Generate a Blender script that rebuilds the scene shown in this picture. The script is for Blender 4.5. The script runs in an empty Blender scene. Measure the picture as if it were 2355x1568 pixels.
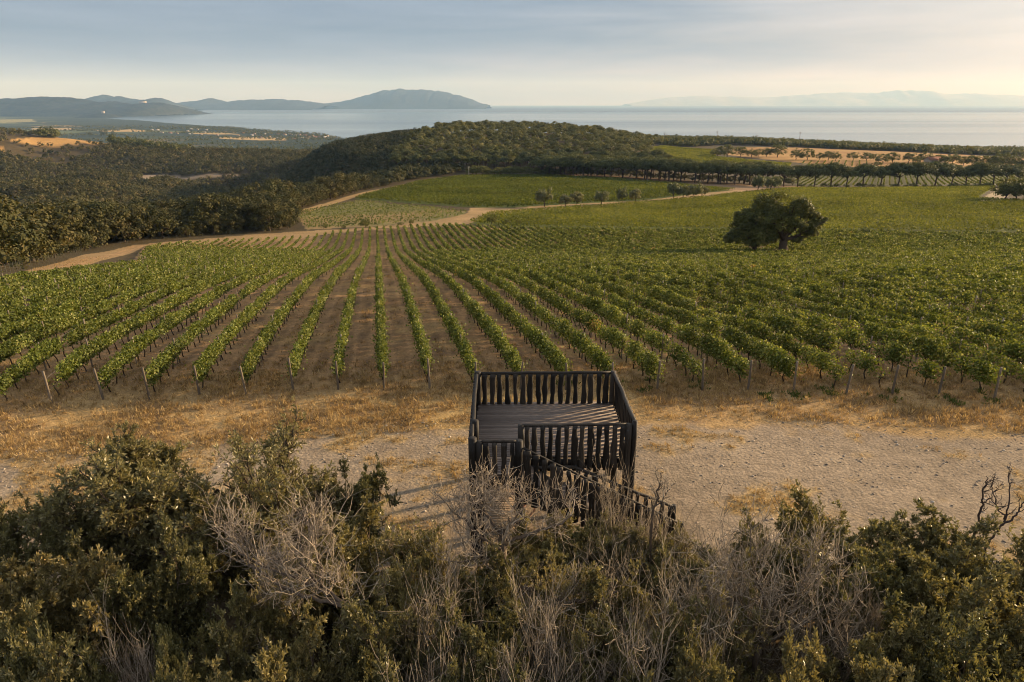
import bpy, bmesh, math, random
import numpy as np
from mathutils import Vector

R = math.radians
sc = bpy.context.scene
COL = sc.collection
rng = np.random.default_rng(7)
random.seed(7)

# ------------------------------------------------------------------ helpers
def norm(a):
    a = np.asarray(a, float)
    return a / np.maximum(np.linalg.norm(a, axis=-1, keepdims=True), 1e-9)

def tag(o, label=None, cat=None, group=None, kind=None):
    if label: o['label'] = label
    if cat: o['category'] = cat
    if group: o['group'] = group
    if kind: o['kind'] = kind
    return o

def link(o, parent=None):
    COL.objects.link(o)
    if parent is not None: o.parent = parent
    return o

def empty(name, loc=(0, 0, 0), rz=0.0):
    o = bpy.data.objects.new(name, None)
    o.location = loc; o.rotation_euler = (0, 0, rz); o.empty_display_size = 0.3
    return link(o)

def mesh(name, V, Q=None, T=None, mat=None, rnd=None, smooth=False, col=None, uvw=None):
    """mesh data from vertex, quad and triangle arrays"""
    me = bpy.data.meshes.new(name)
    V = np.asarray(V, np.float32)
    Q = np.zeros((0, 4), np.int32) if Q is None else np.asarray(Q, np.int32).reshape(-1, 4)
    T = np.zeros((0, 3), np.int32) if T is None else np.asarray(T, np.int32).reshape(-1, 3)
    nq, nt = len(Q), len(T)
    me.vertices.add(len(V)); me.vertices.foreach_set('co', V.ravel())
    me.loops.add(nq * 4 + nt * 3)
    me.loops.foreach_set('vertex_index', np.concatenate([Q.ravel(), T.ravel()]).astype(np.int32))
    me.polygons.add(nq + nt)
    st = np.concatenate([np.arange(nq) * 4, nq * 4 + np.arange(nt) * 3]).astype(np.int32)
    me.polygons.foreach_set('loop_start', st)
    me.polygons.foreach_set('loop_total', np.concatenate([np.full(nq, 4), np.full(nt, 3)]).astype(np.int32))
    if smooth: me.polygons.foreach_set('use_smooth', np.ones(nq + nt, bool))
    me.update(calc_edges=True)
    if rnd is not None:
        a = me.attributes.new('rnd', 'FLOAT', 'FACE'); a.data.foreach_set('value', np.asarray(rnd, np.float32))
    if col is not None:
        a = me.attributes.new('zone', 'FLOAT_COLOR', 'POINT'); a.data.foreach_set('color', np.asarray(col, np.float32).ravel())
    if mat is not None: me.materials.append(mat)
    return me

def ob(name, me, parent=None, loc=(0, 0, 0)):
    o = bpy.data.objects.new(name, me); o.location = loc
    return link(o, parent)

class MB:
    """collects shapes of ONE part"""
    def __init__(s): s.V = []; s.Q = []; s.T = []; s.R = []; s.RT = []; s.n = 0
    def add(s, V, Q=None, T=None, r=None):
        V = np.asarray(V, float)
        if Q is not None and len(Q):
            Q = np.asarray(Q) ; s.Q.append(Q + s.n); s.R.append(np.full(len(Q), random.random() if r is None else r) if np.ndim(r) == 0 or r is None else np.asarray(r))
        if T is not None and len(T):
            T = np.asarray(T); s.T.append(T + s.n); s.RT.append(np.full(len(T), random.random() if r is None else r) if np.ndim(r) == 0 or r is None else np.asarray(r))
        s.V.append(V); s.n += len(V)
    def box(s, x0, x1, y0, y1, z0, z1, r=None):
        V = [(x0,y0,z0),(x1,y0,z0),(x1,y1,z0),(x0,y1,z0),(x0,y0,z1),(x1,y0,z1),(x1,y1,z1),(x0,y1,z1)]
        s.add(V, [(0,3,2,1),(4,5,6,7),(0,1,5,4),(1,2,6,5),(2,3,7,6),(3,0,4,7)], r=r)
    def tube(s, P, rad, k=6, r=None, cap=True):
        P = np.asarray(P, float); n = len(P)
        rad = np.broadcast_to(np.asarray(rad, float), (n,))
        T = np.gradient(P, axis=0); T = norm(T)
        ref = np.array([0.31, 0.17, 0.93]) if abs(T[0, 2]) < 0.8 else np.array([0.92, 0.28, 0.1])
        A = norm(np.cross(T, ref)); B = np.cross(T, A)
        a = np.linspace(0, 2 * np.pi, k, endpoint=False)
        V = (P[:, None, :] + rad[:, None, None] * (np.cos(a)[None, :, None] * A[:, None, :] + np.sin(a)[None, :, None] * B[:, None, :])).reshape(-1, 3)
        i = np.arange(n - 1)[:, None] * k; j = np.arange(k)[None, :]; j2 = (j + 1) % k
        Q = np.stack([i + j, i + j2, i + k + j2, i + k + j], -1).reshape(-1, 4)
        TT = None
        if cap and k > 3:
            V = np.vstack([V, P[0], P[-1]]); c0, c1 = n * k, n * k + 1
            jj = np.arange(k); jn = (jj + 1) % k
            TT = np.vstack([np.stack([np.full(k, c0), jn, jj], -1), np.stack([np.full(k, c1), (n - 1) * k + jj, (n - 1) * k + jn], -1)])
        if r is None: r = random.random()
        s.add(V, Q, TT, r=r)
    def data(s, name, mat=None, smooth=False):
        V = np.vstack(s.V) if s.V else np.zeros((0, 3))
        Q = np.vstack(s.Q) if s.Q else None
        T = np.vstack(s.T) if s.T else None
        rr = np.concatenate(s.R + s.RT) if (s.R or s.RT) else None
        return mesh(name, V, Q, T, mat, rr, smooth)
    def build(s, name, mat, parent=None, smooth=False, loc=(0, 0, 0)):
        return ob(name, s.data(name, mat, smooth), parent, loc)

def sm(a, b, x):
    t = np.clip((x - a) / (b - a), 0, 1)
    return t * t * (3 - 2 * t)

def vnoise(x, y, seed=0):
    """smooth value noise, vectorised"""
    xi = np.floor(x).astype(np.int64); yi = np.floor(y).astype(np.int64)
    fx = x - xi; fy = y - yi
    fx = fx * fx * (3 - 2 * fx); fy = fy * fy * (3 - 2 * fy)
    def h(a, b):
        n = (a * 374761393 + b * 668265263 + seed * 1442695041) & 0x7fffffff
        n = ((n ^ (n >> 13)) * 1274126177) & 0x7fffffff
        n = ((n ^ (n >> 16)) * 461845907) & 0x7fffffff
        return (n & 0xffff) / 65535.0
    return (h(xi, yi) * (1 - fx) + h(xi + 1, yi) * fx) * (1 - fy) + (h(xi, yi + 1) * (1 - fx) + h(xi + 1, yi + 1) * fx) * fy

def fbm(x, y, o=4, seed=0):
    s = 0; a = 0.5; t = 0
    for k in range(o):
        s = s + a * vnoise(x * 2 ** k + 17.3 * k, y * 2 ** k + 9.1 * k, seed + k); t += a; a *= 0.5
    return s / t

def pchip(xs, ys):
    xs = np.array(xs, float); ys = np.array(ys, float)
    h = np.diff(xs); d = np.diff(ys) / h
    m = np.zeros_like(ys); m[0] = d[0]; m[-1] = d[-1]
    for i in range(1, len(xs) - 1):
        if d[i - 1] * d[i] > 0:
            w1 = 2 * h[i] + h[i - 1]; w2 = h[i] + 2 * h[i - 1]
            m[i] = (w1 + w2) / (w1 / d[i - 1] + w2 / d[i])
    def f(x):
        x = np.clip(np.asarray(x, float), xs[0], xs[-1])
        i = np.clip(np.searchsorted(xs, x) - 1, 0, len(xs) - 2)
        t = (x - xs[i]) / h[i]
        return (ys[i] * (1 + 2 * t) * (1 - t) ** 2 + m[i] * h[i] * t * (1 - t) ** 2 + ys[i + 1] * t * t * (3 - 2 * t) + m[i + 1] * h[i] * t * t * (t - 1))
    return f

# ------------------------------------------------------------------ camera
CAMH = 12.5
TILT = R(19.2)
FPX = 683.0
CT, ST = math.cos(TILT), math.sin(TILT)
cam = bpy.data.cameras.new('camera'); cam.sensor_width = 36; cam.lens = 36 * FPX / 1024
cam.clip_start = 0.3; cam.clip_end = 200000
camo = bpy.data.objects.new('camera', cam); camo.location = (0, 0, CAMH)
camo.rotation_euler = (R(90) - TILT, 0, 0); link(camo); sc.camera = camo
S = 1024 / 2355.0          # photo coordinates used below are those of the 2355 px wide view

def ray(px, py):
    u = (px * S - 512) / FPX; v = (py * S - 341) / FPX
    return np.array([u, CT - v * ST, -(ST + v * CT)])

# ------------------------------------------------------------------ terrain
zmain = pchip([-150, 0, 14, 29, 45, 59.7, 96.6, 130, 162, 208, 290, 448, 520, 750, 1000, 1400, 2200, 3500],
              [2.5, .2, 0, 0, -1.5, -3.4, -10.2, -16.2, -20.9, -24.0, -28.5, -37, -40, -42, -45, -64, -165, -170])
zleft = pchip([-150, 0, 14, 29, 45, 59.7, 96.6, 130, 162, 208, 240, 330, 450, 600, 700, 850, 1000, 1200, 1300, 1500, 1900, 2300, 3000, 12000],
              [2.5, .2, 0, 0, -1.5, -3.4, -10.2, -16.2, -20.9, -24.0, -27, -45, -68, -85, -88, -85, -80, -74, -76, -92, -130, -143, -146.5, -148])
xb = pchip([0, 200, 318, 430, 523, 650, 850, 1100, 1500, 2500, 4000, 12000], [-70, -75, -105, -100, -70, -140, -205, -215, -150, -100, 0, 0])
xw = pchip([0, 200, 520, 650, 900, 1500], [40, 60, 85, 100, 105, 160])
SEA = -150.0

def coast_x(y):   # the shore: land on its left
    return np.where(y < 3836, -971 + 0.5 * (3836 - y), -971 - 0.83 * (y - 3836)) + 160 * (fbm(y / 900.0, y * 0 + 3.3, 3, 5) - .5)

def hill_amp(x, y):
    dx = np.abs(x + 25) / 178.0; dy = np.abs(y - 865) / 250.0
    return 21.5 * np.exp(-dx ** 3.6) * np.exp(-dy ** 2.3)

def height(x, y):
    x = np.asarray(x, float); y = np.asarray(y, float)
    w = sm(0, 1, (xb(y) - x) / xw(y))
    z = zmain(y) * (1 - w) + zleft(y) * w
    z = z + hill_amp(x, y)
    z = z + 50 * np.exp(-((x + 860) / 230) ** 2 - ((y - 1060) / 230) ** 2)
    z = z + 20 * np.exp(-((x + 470) / 150) ** 2 - ((y - 620) / 120) ** 2)
    z = z + 5 * np.exp(-((x + 480) / 190) ** 2 - ((y - 1180) / 120) ** 2)
    # mid valley swells
    z = z + 1.6 * np.exp(-((x - 20) / 90) ** 2 - ((y - 430) / 90) ** 2)
    z = z + 2.0 * sm(40, 160, x) * sm(140, 260, y) * (1 - sm(330, 460, y))
    z = z - 13 * sm(330, 800, x) * sm(620, 1000, y)
    z = z + 5.0 * np.exp(-((x - 230) / 140) ** 2 - ((y - 1060) / 110) ** 2)
    rough = sm(200, 420, y) * (1 - sm(1900, 2600, y))
    z = z + rough * (fbm(x / 70.0, y / 70.0, 3, 11) - .5) * 7 * (0.15 + 0.85 * w)
    z = z + sm(380, 560, y) * (1 - sm(950, 1200, y)) * w * (fbm(x / 150.0 + .2 * y / 150.0, y / 190.0, 2, 15) - .5) * 52
    z = z + (fbm(x / 9.0, y / 9.0, 3, 21) - .5) * 0.22 * sm(16, 24, y) * (1 - sm(400, 900, y))
    z = z + (fbm(x / 40.0, y / 60.0, 2, 31) - .5) * 1.1 * sm(60, 110, y) * (1 - sm(210, 330, y))
    # the land sinks under the sea beyond the shore
    under = sm(-60, 120, x - coast_x(y)) * sm(1500, 2300, y)
    z = z * (1 - under) + (-175) * under
    far = sm(12500, 14500, y)
    return z * (1 - far) + (-175) * far

def at(px, py):
    """where the photo's pixel meets the terrain"""
    d = ray(px, py)
    t = np.geomspace(3, 30000, 6000)
    P = t[:, None] * d[None, :]
    dz = CAMH + P[:, 2] - height(P[:, 0], P[:, 1])
    i = int(np.argmax(dz < 0)) if (dz < 0).any() else len(t) - 1
    a, b = t[max(i - 1, 0)], t[i]
    for _ in range(30):
        m = (a + b) / 2; p = m * d
        if CAMH + p[2] - float(height(p[0], p[1])) < 0: b = m
        else: a = m
    p = b * d
    return np.array([p[0], p[1], CAMH + p[2]])

def poly(pts):
    return np.array([at(*p)[:2] for p in pts])

def inside(P, x, y):
    """point in polygon, vectorised"""
    c = np.zeros(np.shape(x), bool)
    j = len(P) - 1
    for i in range(len(P)):
        xi, yi = P[i]; xj, yj = P[j]
        if yi != yj:
            k = ((yi > y) != (yj > y)) & (x < (xj - xi) * (y - yi) / (yj - yi) + xi)
            c ^= k
        j = i
    return c

def dist_line(P, x, y):
    d = np.full(np.shape(x), 1e9)
    for a, b in zip(P[:-1], P[1:]):
        ab = b - a; L = (ab ** 2).sum()
        t = np.clip(((x - a[0]) * ab[0] + (y - a[1]) * ab[1]) / max(L, 1e-9), 0, 1)
        d = np.minimum(d, np.hypot(x - a[0] - t * ab[0], y - a[1] - t * ab[1]))
    return d
# ------------------------------------------------------------------ node helpers
class NT:
    def __init__(s, tree): s.t = tree; s.n = tree.nodes; s.l = tree.links
    def new(s, typ, **kw):
        n = s.n.new(typ)
        for k, v in kw.items(): setattr(n, k, v)
        return n
    def set(s, sock, v):
        if isinstance(v, bpy.types.NodeSocket): s.l.new(v, sock)
        elif v is not None: sock.default_value = v
    def math(s, op, a, b=None, c=None, clamp=False):
        n = s.new('ShaderNodeMath', operation=op, use_clamp=clamp)
        s.set(n.inputs[0], a); s.set(n.inputs[1], b); s.set(n.inputs[2], c)
        return n.outputs[0]
    def vmath(s, op, a, b=None):
        n = s.new('ShaderNodeVectorMath', operation=op)
        s.set(n.inputs[0], a); s.set(n.inputs[1], b)
        return n.outputs['Value'] if op in ('DOT_PRODUCT', 'LENGTH') else n.outputs[0]
    def mix(s, f, a, b, mode='MIX'):
        n = s.new('ShaderNodeMix', data_type='RGBA', blend_type=mode)
        s.set(n.inputs[0], f); s.set(n.inputs[6], a); s.set(n.inputs[7], b)
        return n.outputs[2]
    def noise(s, vec, scale, detail=4, rough=.55, dist=0.0, out='Fac'):
        n = s.new('ShaderNodeTexNoise'); s.set(n.inputs['Vector'], vec)
        n.inputs['Scale'].default_value = scale; n.inputs['Detail'].default_value = detail
        n.inputs['Roughness'].default_value = rough; n.inputs['Distortion'].default_value = dist
        return n.outputs[out]
    def ramp(s, f, stops, interp='LINEAR'):
        n = s.new('ShaderNodeValToRGB'); s.set(n.inputs[0], f); cr = n.color_ramp; cr.interpolation = interp
        while len(cr.elements) < len(stops): cr.elements.new(0.5)
        for e, (p, c) in zip(cr.elements, stops):
            e.position = p; e.color = (*c, 1) if len(c) == 3 else c
        return n.outputs[0]
    def maprange(s, v, a, b, c=0.0, d=1.0, smooth=True):
        n = s.new('ShaderNodeMapRange', interpolation_type='SMOOTHSTEP' if smooth else 'LINEAR')
        s.set(n.inputs[0], v); n.inputs[1].default_value = a; n.inputs[2].default_value = b
        n.inputs[3].default_value = c; n.inputs[4].default_value = d
        return n.outputs[0]
    def mapping(s, vec, scale=(1, 1, 1), rot=(0, 0, 0), loc=(0, 0, 0)):
        n = s.new('ShaderNodeMapping'); s.set(n.inputs[0], vec)
        n.inputs[1].default_value = loc; n.inputs[2].default_value = rot; n.inputs[3].default_value = scale
        return n.outputs[0]
    def bump(s, h, strength=.4, dist=.02):
        n = s.new('ShaderNodeBump'); n.inputs['Strength'].default_value = strength; n.inputs['Distance'].default_value = dist
        s.set(n.inputs['Height'], h); return n.outputs[0]

def material(name):
    m = bpy.data.materials.new(name); m.use_nodes = True
    m.node_tree.nodes.clear(); g = NT(m.node_tree)
    out = g.new('ShaderNodeOutputMaterial')
    return m, g, out

def principled(g, out, color, rough=.8, spec=.3, normal=None):
    p = g.new('ShaderNodeBsdfPrincipled')
    g.set(p.inputs['Base Color'], color); g.set(p.inputs['Roughness'], rough)
    p.inputs['Specular IOR Level'].default_value = spec
    if normal is not None: g.set(p.inputs['Normal'], normal)
    g.l.new(p.outputs[0], out.inputs[0])
    return p

def mat_leaf(name, stops, trans=.3, rough=.5, spec=.25, big=0.0, tint=(1.25, 1.3, .6), bs=.35, objvar=0.0):
    """leaves: a colour of its own for each leaf (stops over 0..1), light comes through a little"""
    m, g, out = material(name)
    a = g.new('ShaderNodeAttribute', attribute_name='rnd')
    c = g.ramp(a.outputs['Fac'], stops)
    if objvar > 0:
        oi = g.new('ShaderNodeObjectInfo')
        c = g.mix(1.0, c, g.ramp(oi.outputs['Random'], [(0, (1 - objvar, 1 - objvar * .7, 1 - objvar * .6)), (.5, (1, 1, 1)), (.8, (1 + objvar, 1 + objvar * .75, 1 + objvar * .5)), (1, (1 + objvar * .9, 1 + objvar * .35, 1 + objvar * .2))]), 'MULTIPLY')
    if big > 0:
        pos = g.new('ShaderNodeNewGeometry').outputs['Position']
        nz = g.noise(pos, bs, 3, .6)
        c = g.mix(1.0, c, g.ramp(nz, [(.3, (1 - big, 1 - big, 1 - big)), (.7, (1 + big * .6, 1 + big * .6, 1 + big * .3))]), 'MULTIPLY')
    p = g.new('ShaderNodeBsdfPrincipled'); g.set(p.inputs['Base Color'], c)
    p.inputs['Roughness'].default_value = rough; p.inputs['Specular IOR Level'].default_value = spec
    t = g.new('ShaderNodeBsdfTranslucent')
    g.set(t.inputs[0], g.mix(1.0, c, (*tint, 1), 'MULTIPLY'))
    mx = g.new('ShaderNodeMixShader'); mx.inputs[0].default_value = trans
    g.l.new(p.outputs[0], mx.inputs[1]); g.l.new(t.outputs[0], mx.inputs[2]); g.l.new(mx.outputs[0], out.inputs[0])
    return m

def mat_rnd(name, stops, rough=.85, spec=.2, nscale=0, namp=.4, bump=0, bdist=.01, stretch=(1, 1, 1)):
    """a colour per piece plus fine grain"""
    m, g, out = material(name)
    a = g.new('ShaderNodeAttribute', attribute_name='rnd')
    c = g.ramp(a.outputs['Fac'], stops); nrm = None
    if nscale:
        tc = g.new('ShaderNodeTexCoord').outputs['Object']
        nz = g.noise(g.mapping(tc, stretch), nscale, 5, .65)
        c = g.mix(1.0, c, g.ramp(nz, [(.25, (1 - namp,) * 3), (.75, (1 + namp,) * 3)]), 'MULTIPLY')
        if bump: nrm = g.bump(nz, bump, bdist)
    principled(g, out, c, rough, spec, nrm)
    return m

# ------------------------------------------------------------------ sun and sky
EXPO = 1.15
SUN_AZ, SUN_EL = R(66), R(14.5)
sunv = Vector((math.sin(SUN_AZ) * math.cos(SUN_EL), math.cos(SUN_AZ) * math.cos(SUN_EL), math.sin(SUN_EL)))
sl = bpy.data.lights.new('sun', 'SUN'); sl.energy = 5.0; sl.angle = R(2.2); sl.color = (1.0, .76, .48)
so = bpy.data.objects.new('sun', sl); so.rotation_euler = (-sunv).to_track_quat('-Z', 'Y').to_euler(); so.location = (40, 30, 60); link(so)

w = bpy.data.worlds.new('World'); sc.world = w; w.use_nodes = True
w.node_tree.nodes.clear(); g = NT(w.node_tree)
wo = g.new('ShaderNodeOutputWorld')
sky = g.new('ShaderNodeTexSky', sky_type='NISHITA'); sky.sun_disc = False
sky.sun_elevation = SUN_EL; sky.sun_rotation = SUN_AZ; sky.dust_density = 2.0
bg1 = g.new('ShaderNodeBackground'); g.l.new(sky.outputs[0], bg1.inputs[0]); bg1.inputs[1].default_value = .05
d = g.vmath('NORMALIZE', g.new('ShaderNodeTexCoord').outputs['Generated'])
sp = g.new('ShaderNodeSeparateXYZ'); g.l.new(d, sp.inputs[0])
az = g.math('ARCTAN2', sp.outputs[0], sp.outputs[1])          # 0 ahead, + to the right
el = g.math('ARCSINE', sp.outputs[2])
glowv = (math.sin(R(52)) * math.cos(R(13)), math.cos(R(52)) * math.cos(R(13)), math.sin(R(13)))   # the bright gap in the veil
sdot = g.vmath('DOT_PRODUCT', d, glowv)
cv = g.new('ShaderNodeCombineXYZ'); g.set(cv.inputs[0], az); g.set(cv.inputs[1], el)
cloudv = g.mapping(cv.outputs[0], (1.6, 15.0, 1), (0, 0, R(-6)))
cl1 = g.noise(cloudv, 1.7, 5, .55, .4)
cl2 = g.noise(g.mapping(cv.outputs[0], (4.0, 48.0, 1), (0, 0, R(-4)), (3.1, .7, 0)), 1.6, 6, .6, .3)
cl = g.math('ADD', g.math('MULTIPLY', cl1, .72), g.math('MULTIPLY', cl2, .28))
# left: slate blue veil; right: warm pale; both vary with height above the sea
left = g.ramp(g.maprange(el, 0, R(9), smooth=False), [(0, (.37, .35, .50)), (.22, (.325, .33, .46)), (.5, (.195, .24, .355)), (.8, (.225, .28, .40)), (1, (.33, .385, .51))])
right = g.ramp(g.maprange(el, 0, R(9), smooth=False), [(0, (.53, .46, .60)), (.2, (.58, .485, .54)), (.45, (.50, .46, .49)), (.75, (.53, .515, .55)), (1, (.72, .69, .70))])
azw = g.math('ADD', az, g.math('MULTIPLY', g.math('SUBTRACT', cl1, .5), .55))
azw = g.math('SUBTRACT', azw, g.math('MULTIPLY', el, 2.6))
veil = g.mix(g.maprange(azw, R(-22), R(27)), left, right)
veil = g.mix(1.0, veil, g.ramp(cl, [(.34, (.74, .79, .86)), (.5, (1, 1, 1)), (.66, (1.25, 1.21, 1.18))]), 'MULTIPLY')
glow = g.math('POWER', g.math('MAXIMUM', sdot, 0.0), 42.0)
veil = g.mix(1.0, veil, g.mix(glow, (0, 0, 0, 1), (1.15, 1.0, .84, 1)), 'ADD')
glow2 = g.math('POWER', g.math('MAXIMUM', sdot, 0.0), 7.0)
veil = g.mix(1.0, veil, g.mix(glow2, (0, 0, 0, 1), (.16, .12, .065, 1)), 'ADD')
# overhead the veil is an even grey blue
veil = g.mix(g.maprange(el, R(9), R(26)), veil, (.60, .63, .69, 1))
bg2 = g.new('ShaderNodeBackground'); g.set(bg2.inputs[0], veil); bg2.inputs[1].default_value = 0.5
wm = g.new('ShaderNodeMixShader'); wm.inputs[0].default_value = .92
g.l.new(bg1.outputs[0], wm.inputs[1]); g.l.new(bg2.outputs[0], wm.inputs[2]); g.l.new(wm.outputs[0], wo.inputs[0])

sc.view_settings.view_transform = 'Standard'; sc.view_settings.look = 'None'
sc.view_settings.exposure = EXPO; sc.view_settings.gamma = 1; sc.view_settings.use_curve_mapping = False
cy = sc.cycles
cy.max_bounces = 6; cy.diffuse_bounces = 3; cy.glossy_bounces = 2; cy.transmission_bounces = 3; cy.volume_bounces = 0
cy.transparent_max_bounces = 4; cy.use_denoising = True; cy.filter_width = 1.0; cy.caustics_reflective = False; cy.caustics_refractive = False
cy.sample_clamp_indirect = 4.0
try: cy.denoiser = 'OPENIMAGEDENOISE'
except Exception: pass

# ------------------------------------------------------------------ zones of the land
P_A2 = poly([(682,491),(700,486),(740,478),(830,463.5),(960,474),(1075,487),(1060,498),(1000,507),(925,515),(850,522),(775,525),(705,529)])
P_C = poly([(812,458),(870,442),(960,418),(1075,404),(1250,403),(1420,413),(1560,424),(1690,438),(1640,442),(1480,461),(1300,470),(1170,478),(1080,477),(950,468)])
P_B = poly([(1080,514),(1130,492),(1300,480),(1500,466),(1700,446),(1830,435),(2100,433.5),(2290,430),(2245,459),(2360,463),(2500,470),(2500,536),(2355,534),(1900,532),(1560,528),(1200,524)])
P_D = poly([(1440,370),(1500,360),(1490,342),(1520,336),(1640,345),(1648,362),(1750,372),(1820,377),(1815,386),(1650,388),(1560,386)])
P_F = poly([(1830,388),(1830,427),(2100,427),(2500,427),(2500,392),(2100,388)])
P_G = poly([(1838,373),(1985,371),(2010,382),(1860,384)])
P_O = poly([(1650,353),(1700,339),(1850,340),(2050,348),(2200,355),(2300,362),(2500,372),(2500,388),(2000,386),(1900,380),(1825,373),(1760,366)])
P_Y = poly([(20,323),(80,315),(125,318),(190,312),(330,318),(250,335),(130,337),(60,333)])
P_Y2 = poly([(-200,358),(0,340),(20,345),(5,356),(-100,372)])
P_S = poly([(1250,401),(1420,405),(1640,419),(1800,427),(1880,430),(1700,443),(1690,438),(1560,424),(1420,413)])
P_Q = poly([(296,411),(325,402.5),(400,401.5),(420,408),(470,403),(575,398),(575,400.5),(470,410),(400,416),(340,416)])
P_DR = poly([(2250,461),(2300,434),(2330,428),(2345,432),(2302,462)])
P_TL = poly([(-60,702),(0,688),(88,652),(230,600),(330,567),(500,556),(700,547),(760,538),(870,526),(960,522),(1040,517),(1090,500),(1090,488),(1000,507),(850,523),(705,531),(560,541),(400,555),(300,565),(190,586),(60,622),(0,648),(-60,672)])
P_TP = poly([(1040,517),(1080,515),(1130,491),(1300,480),(1500,466),(1700,446),(1720,438),(1690,437.5),(1640,442),(1480,461),(1300,470),(1170,478),(1080,478),(1078,487),(1060,499),(1020,510)])
L_T2 = poly([(690,489),(740,473),(800,455),(850,441),(960,417.5),(1072,404),(1150,402)])
P_F1edge = [(-220,720),(-60,668),(0,645),(60,618),(190,582),(300,561),(400,551),(560,537),(690,531),(684,500),(700,484),(740,470),(800,452),(850,437),(960,414),(1065,400)]
P_F1 = np.vstack([poly(P_F1edge), [[-45, 560], [-150, 585], [-300, 560], [-420, 430], [-330, 120]]])

ROWDX = -0.197
def rowstart(x): return 28.9 - 0.0062 * np.minimum(x + 4, 0) ** 2 - 0.0022 * np.maximum(x - 2, 0) ** 2
XB = poly([(-140,742),(-60,712),(0,691),(88,653),(230,601),(330,568),(500,557),(700,548)])   # left edge of the vineyard
XBo = np.argsort(XB[:, 1])
def x_left(y):
    """left limit of the vines at distance y"""
    y = np.asarray(y, float)
    return np.where(y < XB[0, 1], -60 - 0 * y, np.interp(y, XB[XBo, 1], XB[XBo, 0])) + 9.0 * (1 - sm(85, 185, y))
FE = poly([(700,548),(760,539),(870,527),(960,523),(1040,519),(1200,527),(1560,531),(1900,534),(2360,538)])
def y_far(x): return np.interp(x, FE[:, 0], FE[:, 1])
def grav_y(x): return np.interp(x, [-30, -20, -14, -3, 4, 12, 20, 30], [21.4, 22.2, 23.0, 24.9, 25.9, 25.7, 24.6, 23.5])

def row_phase(x, y):
    return (x + 5.88 - ROWDX * (y - 28.9)) / 2.1

def in_vines(x, y):
    return (y > rowstart(x) - .6) & (y < y_far(x)) & ((x > x_left(y) - .5) | (y < XB[0, 1]))

# ------------------------------------------------------------------ the ground sheet
NA, NR = 860, 900
az_ = np.linspace(R(-68), R(68), NA)
r_ = np.geomspace(2.2, 14600, NR)
AZ, RR = np.meshgrid(az_, r_)
GX = RR * np.sin(AZ); GY = RR * np.cos(AZ) - 1.5
GZ = height(GX, GY)
def lerp(a, b, t): return a + (b - a) * np.asarray(t)[..., None]
c_floor = np.array([.075, .058, .032]); c_grass = np.array([.36, .245, .105]); c_brown = np.array([.215, .135, .066])
c_soil = np.array([.29, .182, .092]); c_grav = np.array([.262, .205, .145]); c_path = np.array([.30, .205, .10])
c_ochre = np.array([.36, .215, .08]); c_green = np.array([.085, .095, .03]); c_rock = np.array([.25, .195, .14])
n1 = fbm(GX / 3.1, GY / 2.2, 4, 41); n2 = fbm(GX / .75, GY / .6, 3, 43); n3 = fbm(GX / 14., GY / 9., 3, 47); n4 = fbm(GX / 60., GY / 60., 3, 49)
C = np.broadcast_to(c_floor, GX.shape + (3,)).copy()
zone = np.zeros(GX.shape, np.int8)
dist = np.hypot(GX, GY)
# near ground: gravel with dry grass patches
near = (dist < 60) & (GY < rowstart(GX))
gr = lerp(np.broadcast_to(c_grav, C.shape), np.broadcast_to(c_grass, C.shape), sm(.45 + .07 * sm(4, -4, GX), .60 + .07 * sm(4, -4, GX), n1 * .62 + n2 * .38) * .85)
gr = lerp(gr, np.broadcast_to(np.array([.21, .165, .125]), C.shape), sm(.5, .75, n3) * .35)
lane = np.exp(-((GY - grav_y(GX) + 2.3 + .5 * (n3 - .5)) / .28) ** 2) + np.exp(-((GY - grav_y(GX) + 3.9 + .5 * (n3 - .5)) / .28) ** 2)
gr = lerp(gr, np.broadcast_to(np.array([.33, .27, .20]), C.shape), lane * .45 * sm(.3, .6, n1))
dg = GY - grav_y(GX) - (n1 - .5) * 3.2 - (n2 - .5) * 1.2
strip = lerp(np.broadcast_to(c_grass, C.shape), np.broadcast_to(c_brown, C.shape), sm(.38, .62, n1 * .5 + n2 * .5))
strip = lerp(strip, np.broadcast_to(c_soil, C.shape), sm(.5, .75, n3) * .5)
wst = sm(-.5, .5, dg)
nearc = lerp(gr, strip, wst)
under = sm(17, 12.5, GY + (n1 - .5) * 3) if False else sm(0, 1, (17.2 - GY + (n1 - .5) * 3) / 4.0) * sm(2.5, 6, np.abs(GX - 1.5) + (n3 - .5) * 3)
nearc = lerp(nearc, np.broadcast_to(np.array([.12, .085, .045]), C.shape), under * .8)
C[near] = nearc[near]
zone[near & (dg < 0)] = 1
# vineyard soil with its alleys
vin = in_vines(GX, GY)
ph = row_phase(GX, GY); fr = np.abs(ph - np.round(ph))             # 0 under the vines, .5 mid alley
alley = lerp(np.broadcast_to(c_soil, C.shape), np.broadcast_to(c_brown * 1.05, C.shape), sm(.28, .46, fr + (n2 - .5) * .25) * .75)
alley = lerp(alley, np.broadcast_to(np.array([.13, .085, .052]), C.shape), sm(.45, .7, fbm(GX / .5, GY / 3.0, 3, 53)) * .6)
alley = lerp(alley, np.broadcast_to(c_grass, C.shape), sm(.5, .7, n1) * .55)
alley = lerp(alley, np.broadcast_to(c_soil * 1.25, C.shape), np.exp(-((fr - .27) / .06) ** 2) * .5)
alley = lerp(alley, strip, sm(4, 0, GY - rowstart(GX)) * .8)
alley = lerp(alley, np.broadcast_to(c_green, C.shape), sm(20, 90, GX) * sm(60, 120, GY) * .3)
C[vin] = alley[vin]; zone[vin] = 2
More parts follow.
